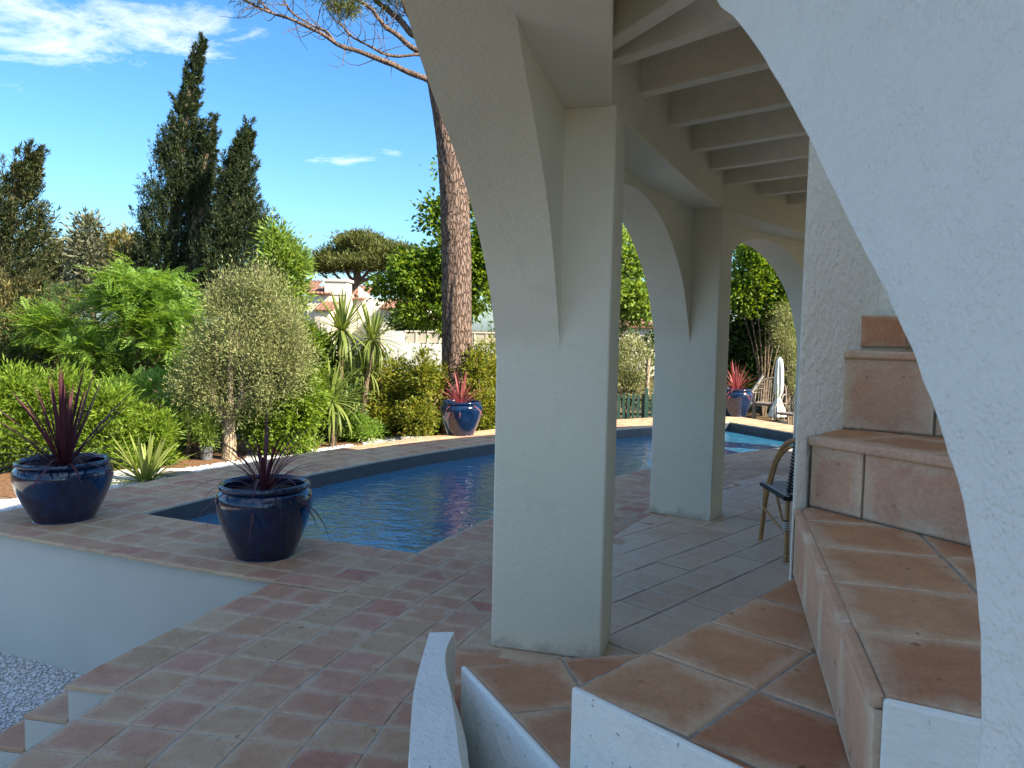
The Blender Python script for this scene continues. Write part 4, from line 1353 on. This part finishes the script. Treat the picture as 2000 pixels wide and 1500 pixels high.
bt_b = at(900, 790, 18.5); bt_b[2] = GARDEN - .3
bt = plant('broadleaf_tree', 'large bright green broad-leaved tree behind the tall pine trunk', 'tree', bt_b)
trunk_with_limbs('trunk', (0, 0, 0), at(905, 440, 18.5) - bt_b, .16, .03, bt, M['stem'], 10, .9, .12)
bl = rel([E(860, 420, 18.5, 36, None, 34), E(905, 380, 18.5, 44, None, 40), E(890, 500, 18.5, 75, None, 45), E(830, 550, 18.5, 60, None, 40), E(800, 520, 18.5, 34, None, 26), E(930, 560, 18.5, 60, None, 60),
          E(850, 610, 18.5, 70, None, 34), E(770, 560, 18.5, 34, None, 22), E(960, 470, 18.5, 46, None, 60), E(868, 330, 18.5, 12, None, 14)], bt_b)
crown('crown', bl, 720, 44, .24, .125, .072, G['broad'], bt, .5, (0, 0, -.1), .3, gap=.32)

# ---- the house beyond the garden
hd = 40.0
far_w = plaster('cream_render', (0.58, 0.53, 0.44), (0.63, 0.58, 0.48), 0.1, 10, .5, dist=.01)
roof_m = simple('roof_tile', (0.20, 0.095, 0.06), 0.8, var=.35, scale=3, bump=.3)
hb = at(660, 700, hd); hb = np.array([hb[0], hb[1], YARD])
fh = thing('neighbour_house', 'cream house with red tiled roofs and a broad chimney half hidden beyond the garden', 'house', tuple(hb))


def fbox(name, x0, x1, yt, yb, d, depth, mat, parent=fh):
    a, b = at(x0, yb, d), at(x1, yt, d)
    return MB().prism([(a[0] - hb[0], d - hb[1]), (b[0] - hb[0], d - hb[1]), (b[0] - hb[0], d + depth - hb[1]), (a[0] - hb[0], d + depth - hb[1])], a[2] - hb[2], b[2] - hb[2]).build(name, mat, parent)


def wavy_roof(x0, x1, y_eave, y_ridge, d0, d1, parent=fh, pitch=.22):
    """Pantile roof sloping towards the viewer."""
    a, b = at(x0, y_eave, d0), at(x1, y_eave, d0); zr = at(x0, y_ridge, d1)[2]
    n = max(8, int((b[0] - a[0]) / pitch) * 6)
    v, f = [], []
    for i in range(n + 1):
        x = a[0] + (b[0] - a[0]) * i / n
        h = .07 * abs(math.sin(math.pi * (x - a[0]) / pitch))
        for s in range(5):
            t = s / 4
            v.append((x - hb[0], d0 + (d1 - d0) * t - hb[1], a[2] + (zr - a[2]) * t + h - hb[2]))
    for i in range(n):
        for s in range(4): f.append((i * 5 + s, (i + 1) * 5 + s, (i + 1) * 5 + s + 1, i * 5 + s + 1))
    o = MB().add(v, f).build('roof', roof_m, parent, smooth=True)
    q = o.modifiers.new('thick', 'SOLIDIFY'); q.thickness = .06
    return o
fbox('wall', 600, 682, 574, 760, hd, 6, far_w)
fbox('wall', 560, 604, 580, 760, hd + 1.5, 5, far_w)
wavy_roof(596, 646, 573, 560, hd - .3, hd + 2.2)
wavy_roof(560, 606, 574, 548, hd + 1.2, hd + 4)
fbox('chimney', 634, 677, 548, 575, hd - .05, 1.3, far_w)
fbox('chimney_cap', 631, 680, 545, 549, hd - .12, 1.45, far_w)
fbox('wall', 676, 745, 584, 760, hd + 1.0, 5, far_w)
wavy_roof(676, 712, 584, 558, hd + .7, hd + 4)
pa1, pb1 = at(700, 560, hd + .95), at(742, 594, hd + .95)
MB().prism([(pa1[0] - hb[0], hd + .95 - hb[1]), (pb1[0] - hb[0], hd + .95 - hb[1]), (pb1[0] - hb[0], hd + 1.3 - hb[1]), (pa1[0] - hb[0], hd + 1.3 - hb[1])],
           0, [pa1[2] - hb[2], pb1[2] - hb[2], pb1[2] - hb[2], pa1[2] - hb[2]]).build('gable_wall', far_w, fh)
fbox('wall', 742, 835, 601, 760, hd - 1.0, 5, far_w)
wavy_roof(740, 840, 602, 584, hd - 1.4, hd + 1.6)
wavy_roof(612, 650, 606, 590, hd - 1.6, hd - .1)
fbox('wall', 614, 640, 606, 760, hd - 1.4, 1.4, far_w)
M['shutter'] = simple('faded_shutter', (0.42, 0.36, 0.33), .7, var=.15)
M['pane'] = simple('window_glass', (0.03, 0.035, 0.04), .08)
w1 = fbox('window', 583, 594, 584, 600, hd + 1.46, .03, M['pane'])
fbox('shutter', 615, 626, 618, 648, hd - 1.43, .025, M['shutter'])
fbox('window', 648, 660, 618, 636, hd - .03, .025, M['pane'])
# pale garden wall in front of it
gd = 25.0
gw0, gw1 = at(752, 646, gd), at(975, 642, gd)
gwo = thing('garden_wall', 'pale garden wall with a framed row of frosted panes behind the bamboo hedge', 'wall', (gw0[0], gd, YARD))
M['grey_wall'] = plaster('grey_white_render', (0.48, 0.49, 0.49), (0.53, 0.54, 0.53), 0.1, 10, .5, dist=.01)
MB().prism([(0, 0), (.62, 0), (.62, .3), (0, .3)], 0, gw0[2] - YARD).build('wall_body', M['grey_wall'], gwo)
zt = at(790, 671, gd)[2] - YARD; wl = gw1[0] - gw0[0]
MB().prism([(.621, 0), (wl, 0), (wl, .3), (.621, .3)], 0, zt).build('wall_body', M['grey_wall'], gwo)
M['frost'] = simple('frosted_panel', (0.40, 0.37, 0.29), .35, var=.05)
M['cream'] = simple('cream_frame', (0.50, 0.46, 0.37), .5, var=.05)
zt2 = at(790, 645, gd)[2] - YARD
pw = (wl - .66) / 8
for k in range(8):
    MB().prism([(.65 + k * pw, .10), (.65 + (k + 1) * pw - .05, .10), (.65 + (k + 1) * pw - .05, .13), (.65 + k * pw, .13)], zt + .04, zt2 - .05).build('pane', M['frost'], gwo)
    MB().prism([(.65 + (k + 1) * pw - .05, .08), (.65 + (k + 1) * pw, .08), (.65 + (k + 1) * pw, .16), (.65 + (k + 1) * pw - .05, .16)], zt, zt2 - .05).build('mullion', M['cream'], gwo)
MB().prism([(.63, .07), (wl, .07), (wl, .17), (.63, .17)], zt2 - .05, zt2).build('rail', M['cream'], gwo)

# ---- olive tree
ob = at(447, 906, 10.7); ob[2] = GARDEN
olive = plant('olive_tree', 'round silvery olive tree with a short pale trunk beside the gravel', 'tree', ob)
tk = [(spline([(0, 0, -.05), (.01, 0, .25), (-.01, .02, .5), (.02, 0, .68)], 16), np.interp(np.linspace(0, 1, 16), [0, .15, .6, 1], [.125, .095, .085, .10]))]
for a, ln in ((.3, .5), (1.5, .6), (2.6, .5), (3.8, .25), (5.2, .3), (5.9, .4)):
    tk.append((spline([(.0, 0, .60), (.22 * math.cos(a), .22 * math.sin(a), .85), (ln * .6 * math.cos(a), ln * .6 * math.sin(a), 1.35), (ln * math.cos(a) * .8, ln * .8 * math.sin(a), 1.9)], 12), np.linspace(.05, .008, 12)))
v, f = limb_mesh(tk, 12); v += rng.normal(size=v.shape) * .005
mesh_np('trunk', v, f, M['olive_bark'], olive, smooth=True)
bl = rel([E(478, 670, 10.7, 76, 80, 84), E(440, 595, 10.7, 30, 60, 55), E(478, 572, 10.7, 22, 50, 46), E(525, 590, 10.7, 42, 60, 58), E(508, 548, 10.7, 22, 40, 30), E(585, 705, 10.7, 34, 50, 50), E(372, 765, 10.7, 38, 50, 30), E(400, 730, 10.7, 55, 70, 60), E(545, 730, 10.7, 55, 70, 60), E(460, 770, 10.7, 75, 70, 48), E(395, 690, 10.7, 30, 60, 60), E(560, 660, 10.7, 42, 60, 70)], ob)
crown('crown', bl, 760, 74, .15, .058, .013, G['olive'], olive, .35, (0, 0, .55), .2, squash=1.2, gap=.3)
sh = [(spline([b[0], b[0] + np.array([rng.uniform(-.2, .2), rng.uniform(-.2, .2), b[1][2] * 1.15])], 6), np.linspace(.006, .002, 6)) for b in bl for _ in range(6)]
v, f = limb_mesh(sh, 4); tag(mesh_np('twigs', v, f, M['stem'], olive), kind='stuff')

# ---- feathery trees and shrubs
def bush(name, label, d, blobs, kind, n, per, cl_r, L, Wd, mat, group=None, cat='shrub', stems=5, z0=GARDEN, out=.5, bias=(0, 0, .25), shell=.35, flen=.3, nl=9):
    x = np.mean([b[0] for b in blobs]); b = at(x, 800, d); b = np.array([b[0], b[1], z0])
    o = plant(name, label, cat, b, group)
    bl = rel([E(p[0], p[1], d + (p[4] if len(p) > 4 else 0), p[2], None, p[3]) for p in blobs], b)
    st = []
    for k in range(stems):
        t_ = bl[k % len(bl)]
        tip = t_[0] + rng.normal(size=3) * t_[1] * .4
        st.append((spline([(rng.uniform(-.08, .08), rng.uniform(-.08, .08), -.05), tip * np.array([.35, .35, .5]), tip], 8), np.linspace(.03, .006, 8)))
    v, f = limb_mesh(st, 6); mesh_np('stems', v, f, M['stem'], o, smooth=True)
    if kind == 'frond':
        fronds('foliage', bl, n, flen, nl, L, Wd, mat, o, groups=per, shell=shell)
    else:
        crown('foliage', bl, int(n * 1.2), per, cl_r, L, Wd, mat, o, out, bias, shell, gap=.18)
    return o


bush('acacia_tree', 'spreading feathery green tree in tiers in front of the tall cypresses', 13.5, [(300, 590, 85, 36), (330, 640, 70, 30), (220, 620, 70, 34), (180, 690, 60, 30), (340, 690, 56, 26), (280, 545, 50, 22), (250, 720, 100, 40, .8), (120, 640, 50, 36, .6)],
     'frond', 3600, 180, .2, .088, .028, G['acacia'], cat='tree', stems=10, flen=.34, nl=10)
bush('acacia_tree', 'darker feathery tree between the ragged conifer and the oleander hedge', 14.5, [(60, 660, 70, 40), (120, 600, 50, 30), (30, 720, 80, 40), (150, 720, 60, 50)], 'frond', 1200, 150, .2, .075, .022, G['dark'], cat='tree', stems=7, flen=.34)
bush('acacia_tree', 'low feathery sapling at the left side of the olive tree', 11.3, [(330, 830, 46, 38), (275, 770, 45, 32), (250, 820, 50, 40), (370, 880, 26, 20)], 'frond', 1000, 70, .2, .07, .018, G['acacia'], cat='tree', stems=6, flen=.3)
hg = 'bright oleander hedge shrubs behind the corner pot'
bush('oleander_shrub', 'bright oleander at the end of the hedge behind the corner pot', 9.6, [(10, 780, 75, 60), (10, 850, 75, 70)], 'c', 190, 48, .13, .10, .022, G['hedge'], hg, stems=8)
bush('oleander_shrub', 'tall bright oleander rising behind the purple spiky plant', 9.8, [(110, 775, 60, 60), (110, 860, 70, 70)], 'c', 190, 48, .13, .10, .022, G['hedge'], hg, stems=8)
bush('oleander_shrub', 'bright oleander between the corner pot and the striped rosette', 9.9, [(205, 800, 55, 50), (210, 870, 60, 55)], 'c', 170, 48, .13, .095, .022, G['hedge'], hg, stems=8)
bush('oleander_shrub', 'smaller oleander behind the striped rosette plant', 10.2, [(290, 840, 50, 50), (285, 890, 50, 32)], 'c', 120, 46, .12, .09, .022, G['hedge'], hg, stems=6)
bush('pittosporum_shrub', 'glossy green shrub right of the olive trunk', 11.2, [(560, 815, 55, 45), (520, 850, 45, 34), (600, 780, 40, 50), (570, 870, 45, 20)], 'c', 190, 46, .12, .07, .032, G['hedge'], stems=6)
bush('dark_shrub', 'dark leafy shrub filling behind the olive trunk', 12.6, [(380, 800, 60, 60), (450, 840, 80, 50), (540, 780, 60, 70), (620, 720, 45, 70), (640, 800, 60, 60)], 'c', 330, 46, .18, .09, .04, G['dark'], stems=8)
bush('laurel_shrub', 'green shrub between the olive crown and the yuccas', 12.2, [(600, 690, 34, 60), (615, 760, 34, 50)], 'c', 150, 44, .13, .07, .034, G['broad'], stems=5)
bush('low_shrub', 'small green clump on the mulch right of the lamp post', 12.6, [(715, 845, 34, 18), (690, 830, 26, 22)], 'c', 70, 40, .1, .07, .02, G['acacia'], stems=4)
bg_ = 'yellowing hedge plants along the far side of the pool'
bush('hedge_plant', 'yellowing leafy hedge plant right of the yuccas', 13.2, [(720, 765, 20, 60, .3), (748, 745, 20, 62), (775, 750, 18, 58, .4), (735, 815, 36, 40)], 'c', 190, 44, .12, .075, .03, G['bamboo'], bg_, stems=10, shell=.2)
bush('hedge_plant', 'yellowing leafy hedge plant left of the pine trunk', 13.0, [(800, 755, 18, 62, .2), (826, 740, 20, 60), (852, 750, 18, 60, .4), (815, 815, 34, 40)], 'c', 190, 44, .12, .075, .03, G['bamboo'], bg_, stems=10, shell=.2)
bush('hedge_plant', 'tall yellowing hedge plant right of the pine trunk', 13.4, [(928, 730, 18, 60), (955, 715, 20, 66, .3), (945, 800, 36, 46)], 'c', 200, 44, .12, .075, .03, G['bamboo'], bg_, stems=10, shell=.2)
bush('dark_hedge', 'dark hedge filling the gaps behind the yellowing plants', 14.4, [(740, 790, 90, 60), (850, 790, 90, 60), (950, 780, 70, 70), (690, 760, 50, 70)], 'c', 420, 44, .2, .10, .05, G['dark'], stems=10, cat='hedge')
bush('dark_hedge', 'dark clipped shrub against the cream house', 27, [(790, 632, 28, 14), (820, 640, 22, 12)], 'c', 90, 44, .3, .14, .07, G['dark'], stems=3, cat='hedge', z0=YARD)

# far wood closing the view between the trees
wb = []
for x in range(-350, 640, 55):
    wb.append(E(x + rng.uniform(-15, 15), 700 + rng.uniform(-25, 25), 28 + rng.uniform(-2, 4), 55, 40, 75))
for x in range(1000, 1750, 60):
    wb.append(E(x + rng.uniform(-15, 15), 660 + rng.uniform(-25, 25), 30 + rng.uniform(-2, 4), 55, 40, 70))
for x in range(60, 400, 60):
    wb.append(E(x, 690, 24, 50, 40, 60))
for x in range(880, 1010, 40):
    wb.append(E(x, 690, 31, 40, 30, 34))
for a in np.linspace(-50, -175, 34):  # unseen tree ring to the left and rear, added to block low sky light
    wb.append((np.array([30 * math.sin(R(a)) + rng.uniform(-2, 2), 30 * math.cos(R(a)) + rng.uniform(-2, 2), .3 + rng.uniform(0, 1.0)]), np.array([2.4, 2.4, 2.2])))
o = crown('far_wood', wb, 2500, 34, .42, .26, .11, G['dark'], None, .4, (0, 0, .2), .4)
tag(o, 'dark mass of woodland closing the view behind the garden, plus an added unseen ring blocking low sky light', 'wood', kind='stuff')

# ---- yuccas
yu = [blade_mesh(.60, .046, .1, G['yucca'], out=.02), blade_mesh(.64, .046, .3, G['yucca'], out=.05), blade_mesh(.60, .042, .7, G['yucca'], out=.1)]
def yucca(label, d, heads, foot, scale=1.0):
    b = at(foot, 850, d); b = np.array([b[0], b[1], GARDEN])
    o = plant('yucca', label, 'plant', b, 'yuccas between the olive tree and the hedge')
    paths = []
    for k, (x, y, s, n) in enumerate(heads):
        p = at(x, y, d + rng.uniform(-.15, .15)) - b
        paths.append((spline([(0, 0, -.05), p * np.array([.4, .4, .5]), p], 8), np.linspace(.06, .04, 8)))
        blades(o, yu, int(n * 1.35), tuple(p), 2.6, .06, (.62 * s * scale, 1.0 * s * scale), seed=11 + k + int(x))
    v, f = limb_mesh(paths, 8); mesh_np('trunk', v, f, M['stem'], o, smooth=True)
yucca('tall yucca with a full sunlit head beside the cream house', 12.6, [(668, 645, 1.25, 84), (640, 690, 1.0, 46)], 660)
yucca('second tall yucca whose head hangs lower, left of the garden wall', 12.9, [(727, 662, 1.2, 80), (712, 720, 1.0, 40)], 705)
yucca('short bright yucca hanging low over the mulch near the lamp post', 12.0, [(648, 785, 1.25, 84)], 650)
yucca('dark shaded yucca between the tall yuccas and the low one', 12.8, [(668, 735, 1.2, 56), (690, 770, 1.0, 36)], 675)

ag = [blade_mesh(.52, .045, .1, G['agave'], out=.03), blade_mesh(.52, .042, .3, G['agave'], out=.06), blade_mesh(.46, .04, .7, G['agave'], out=.12)]
b = at(285, 940, 9.0); b[2] = GARDEN
o = plant('striped_rosette', 'yellow-striped spiky rosette plant in the white gravel behind the coping', 'plant', b)
blades(o, ag, 64, (0, 0, 0), 1.35, .06, (.9, 1.35), seed=21)
b = at(612, 868, 11.2); b[2] = GARDEN
o = plant('iris_clump', 'small clump of upright strap leaves at the coping below the lamp post', 'plant', b)
blades(o, [blade_mesh(.42, .03, .2, G['yucca'], out=.03)], 14, (0, 0, 0), .7, .06, (.6, 1.1), seed=22)
b = at(560, 885, 10.6); b[2] = GARDEN
o = plant('iris_clump', 'thin dark spiky tuft behind the pool-corner pot plant', 'plant', b)
blades(o, [blade_mesh(.40, .016, .5, G['purple'], out=.03)], 12, (0, 0, 0), 1.0, .05, (.6, 1.1), seed=23)
b = at(195, 962, 8.2); b[2] = GARDEN
o = plant('spiky_tuft', 'thin spiky tuft in the gravel at the right side of the corner pot', 'plant', b)
blades(o, [blade_mesh(.26, .012, .5, G['grey'], out=.03)], 12, (0, 0, 0), 1.2, .04, (.6, 1.0), seed=24)

# ---- nursery pots by the olive, lamp post, flat stone
M['black'] = simple('black_plastic', (0.02, 0.022, 0.024), .45, var=.2)
M['greyplastic'] = simple('grey_plastic', (0.12, 0.13, 0.14), .5, var=.15)
for x, y, d, r, h, mt, lab, pl in ((403, 903, 10.6, .095, .19, 'greyplastic', 'grey nursery pot with a small bushy plant left of the olive trunk', 1), (368, 903, 10.7, .075, .15, 'black', 'black nursery pot holding a young palm under the feathery sapling', 0)):
    b = at(x, y, d); b[2] = GARDEN + .01
    o = thing('nursery_pot', lab, 'plant pot', tuple(b), 'nursery pots beside the olive tree')
    v, f = lathe([(0, 0), (r * .8, 0), (r, h), (r * 1.06, h), (r * 1.06, h * .93), (r * 1.0, h * .93)], 24)
    MB().add(v, f).build('body', M[mt], o, smooth=True, sharp=40)
    MB().prism([(r * .92 * math.cos(t), r * .92 * math.sin(t)) for t in np.linspace(0, 2 * np.pi, 16, endpoint=False)], h * .5, h * .88).build('soil', M['soil'], o)
    pb_ = np.array([b[0], b[1], b[2] + h * .85])
    if pl:
        q = plant('potted_plant', 'bushy light green plant in the grey nursery pot', 'plant', pb_)
        crown('foliage', [(np.array([0, 0, .26]), np.array([.17, .17, .27]))], 46, 40, .07, .06, .014, G['light'], q, .4, (0, 0, .3), .2)
    else:
        q = plant('young_palm', 'thin young palm with a brown stem in the black nursery pot', 'plant', pb_)
        v, f = tube_np(spline([(0, 0, 0), (.01, 0, .2), (0, 0, .42)], 8), np.linspace(.03, .02, 8), 8)
        mesh_np('trunk', v, f, M['olive_bark'], q, smooth=True)
        fronds('fronds', [(np.array([0, 0, .55]), np.array([.12, .12, .16]))], 34, .28, 10, .07, .012, G['hedge'], q)
b = at(601, 868, 11.6); b[2] = GARDEN
o = thing('lamp_post', 'thin grey garden lamp post at the foot of the olive crown', 'lamp', tuple(b))
M['alu'] = simple('brushed_metal', (0.42, 0.42, 0.42), .4, .6, var=.1)
MB().tube([(0, 0, -.02), (0, 0, .53)], .019, 12).build('post', M['alu'], o, smooth=True)
v, f = lathe([(.0, .53), (.045, .53), (.05, .55), (.03, .585), (.0, .60)], 16)
MB().add(v, f).build('lamp_head', M['stem'], o, smooth=True)
b = at(350, 925, 9.4); b[2] = GARDEN
MB().prism([(-.22, -.12), (.18, -.16), (.26, .05), (.05, .16), (-.24, .1)], -.02, .05).build('flat_stone', simple('slab_stone', (.22, .2, .17), .85, bump=.5), None, bevel=.015, loc=tuple(b))
tag(bpy.data.objects['flat_stone'], 'flat grey stone slab lying in the gravel by the striped rosette', 'stone')
b = at(812, 850, 12.9); b[2] = GARDEN
MB().prism([(-.24, -.12), (.18, -.15), (.24, .08), (-.05, .16), (-.26, .06)], -.02, .07).build('low_rock', M['grout'], None, bevel=.02, loc=tuple(b))
tag(bpy.data.objects['low_rock'], 'low pale rock under the yellowing hedge left of the pine trunk', 'stone')

# ---- things seen between and beyond the piers
bush('broadleaf_tree', 'bright green tree with open sky gaps seen between the first two piers', 18.5, [(1215, 500, 40, 55), (1240, 590, 46, 34), (1200, 570, 40, 40), (1160, 540, 50, 60)], 'c', 300, 36, .2, .13, .08, G['light'], cat='tree', stems=8)
bush('loose_shrub', 'loose olive-green shrub above the green picket fence', 16.6, [(1235, 700, 34, 50), (1240, 760, 34, 40), (1205, 730, 30, 50)], 'c', 190, 40, .13, .075, .02, G['olive'], stems=10)
bush('laurel_hedge', 'dark glossy laurel hedge seen through the third arch', 19.0, [(1440, 640, 60, 80), (1500, 640, 60, 90), (1560, 650, 60, 80), (1620, 650, 60, 90), (1440, 740, 70, 60), (1530, 750, 80, 60), (1390, 680, 50, 80)], 'c', 620, 44, .22, .12, .06, G['dark'], cat='hedge', stems=8)
bush('young_tree', 'open leafy tree rising above the laurel hedge in the third arch', 18.0, [(1470, 530, 44, 44), (1520, 540, 40, 50), (1450, 580, 50, 40), (1540, 600, 44, 40), (1480, 490, 30, 24)], 'c', 330, 34, .2, .11, .06, G['broad'], cat='tree', stems=9)
bush('reed_shrub', 'thin pale-leaved bamboo in front of the dark laurel hedge', 17.4, [(1530, 640, 26, 50), (1545, 710, 24, 60)], 'c', 110, 36, .13, .10, .016, G['olive'], stems=12, out=.3)
# pale house beyond
b = at(1245, 760, 34); b = np.array([b[0], b[1], YARD])
o = thing('pale_cottage', 'small pale cottage far behind the shrub between the first two piers', 'house', tuple(b))
zt = at(1245, 640, 34)[2] - YARD
MB().prism([(-1.6, 0), (1.3, 0), (1.3, 3), (-1.6, 3)], 0, zt).build('wall', far_w, o)
MB().prism([(-1.8, -.2), (1.5, -.2), (1.5, 3.2), (-1.8, 3.2)], zt + .002, [zt + .15, zt + .15, zt + .9, zt + .9]).build('roof', roof_m, o)
# picket fence
M['green'] = simple('green_paint', (0.02, 0.06, 0.045), .5, var=.25)
b = at(1215, 812, 16.0); b = np.array([b[0], b[1], GARDEN])
fe = thing('picket_fence', 'dark green picket fence at the far end of the pool', 'fence', tuple(b))
for k in range(11):
    MB().prism([(-.3 + k * .1, 0), (-.3 + k * .1 + .055, 0), (-.3 + k * .1 + .055, .02), (-.3 + k * .1, .02)], .0, .60 + .02 * (k % 2)).build('picket', M['green'], fe)
for z in (.16, .46): MB().prism([(-.33, .022), (.82, .022), (.82, .05), (-.33, .05)], z, z + .05).build('rail', M['green'], fe)
MB().prism([(.46, -.03), (.53, -.03), (.53, .02), (.46, .02)], 0, .74).build('post', M['green'], fe)
b = at(1262, 815, 16.2); b = np.array([b[0], b[1], GARDEN])
o = thing('wooden_post', 'weathered beige wooden post right of the green picket fence', 'post', tuple(b))
MB().tube([(0, 0, -.02), (0, .0, .85), (.01, 0, 1.35)], [.05, .045, .04], 10).build('shaft', M['olive_bark'], o, smooth=True)

# far lounge chairs and folded parasol
M['wicker'] = simple('grey_wicker', (0.20, 0.16, 0.13), .6, var=.3)
def lounge(label, x, y, d, rz, s=1.0):
    b = at(x, y, d); b = np.array([b[0], b[1], GARDEN + .0])
    o = thing('wicker_chair', label, 'chair', tuple(b), 'wicker chairs at the far end of the pool')
    o.rotation_euler = (0, 0, rz); o.scale = (s, s, s)
    MB().tube(spline([(-.30, .0, .02), (-.33, .02, .45), (-.27, .14, .80), (0, .20, .94), (.27, .14, .80), (.33, .02, .45), (.30, .0, .02)], 40), .018, 8).build('frame', M['wicker'], o, smooth=True)
    mb = MB()
    for k in range(11):
        u_ = -.25 + k * .05
        mb.tube([(u_, -.02, .40), (u_ * 1.02, .16, .90 - .9 * u_ * u_)], .008, 5)
    for z in (.5, .6, .7, .8):
        mb.tube(spline([(-.30, .04, z), (0, .08 + (z - .5) * .25, z), (.30, .04, z)], 8), .008, 5)
    mb.build('backrest', M['wicker'], o, smooth=True)
    MB().prism([(-.28, -.5), (.28, -.5), (.28, .02), (-.28, .02)], .36, .42).build('seat', M['wicker'], o, bevel=.02)
    for sx in (-1, 1):
        MB().tube(spline([(sx * .32, .03, .60), (sx * .34, -.25, .62), (sx * .30, -.5, .55), (sx * .28, -.52, .0)], 14), .016, 8).build('arm', M['wicker'], o, smooth=True)
lounge('wicker chair with a round open back behind the folded parasol', 1502, 830, 17.0, R(-25))
lounge('second wicker chair, low at the end of the pool beside the stair wall', 1557, 845, 15.6, R(-60), .8)
b = at(1470, 815, 17.2); b = np.array([b[0], b[1], GARDEN])
o = thing('wicker_lounger', 'reclining wicker lounger standing beside the blue pot with red leaves', 'lounger', tuple(b))
M['palewicker'] = simple('pale_cane', (0.45, 0.40, 0.34), .6, var=.2)
for sx in (0, .42):
    MB().tube(spline([(-.28 + sx * .3, sx, .0), (-.12 + sx * .3, sx, .45), (.08 + sx * .3, sx, .80), (.20 + sx * .3, sx, .98)], 14), .022, 8).build('frame', M['palewicker'], o, smooth=True)
mb = MB()
for k in range(9):
    t = k / 8; mb.tube([(-.2 + .36 * t, 0, .2 + .72 * t), (-.07 + .36 * t, .42, .2 + .72 * t)], .012, 5)
mb.build('backrest', M['palewicker'], o, smooth=True)
MB().prism([(-.2, 0), (.5, 0), (.6, .42), (-.1, .42)], .30, .35).build('seat', M['palewicker'], o)
for p in ((.45, .03), (.55, .38)): MB().tube([(*p, 0), (*p, .31)], .018, 8).build('leg', M['palewicker'], o)
b = at(1517, 835, 16.4); b = np.array([b[0], b[1], GARDEN])
o = thing('folded_parasol', 'folded pale parasol tied at the waist beside the wicker chair', 'parasol', tuple(b))
pm = simple('parasol_cloth', (0.62, 0.66, 0.58), .8, var=.08)
H_ = at(1515, 697, 16.4)[2] - GARDEN
v, f = [], []
pr = [(.012, 0), (.06, -.06), (.085, -.25), (.095, -.55), (.085, -.75), (.045, -.86), (.07, -.95), (.13, -1.10), (.165, -1.27), (.13, -1.30)]
nn = 40
for r, z in pr:
    for k in range(nn):
        t = 2 * math.pi * k / nn
        rr = r * (1 + .16 * math.cos(8 * t + z * 3))
        v.append((rr * math.cos(t), rr * math.sin(t), H_ + z))
for i in range(len(pr) - 1):
    for k in range(nn): f.append((i * nn + k, i * nn + (k + 1) % nn, (i + 1) * nn + (k + 1) % nn, (i + 1) * nn + k)[::-1])
MB().add(v, f).build('canopy', pm, o, smooth=True)
MB().tube([(0, 0, -.02), (0, 0, H_ - .05)], .02, 10).build('pole', M['cane'], o, smooth=True)
v, f = lathe([(.0, -.87), (.052, -.87), (.052, -.84), (.0, -.84)], 16); MB().add([(x, y, z + H_) for x, y, z in v], f).build('tie', M['cream'], o)
v, f = lathe([(0, 0), (.22, 0), (.22, .05), (.05, .08), (0, .08)], 20); MB().add(v, f).build('foot', M['black'], o)
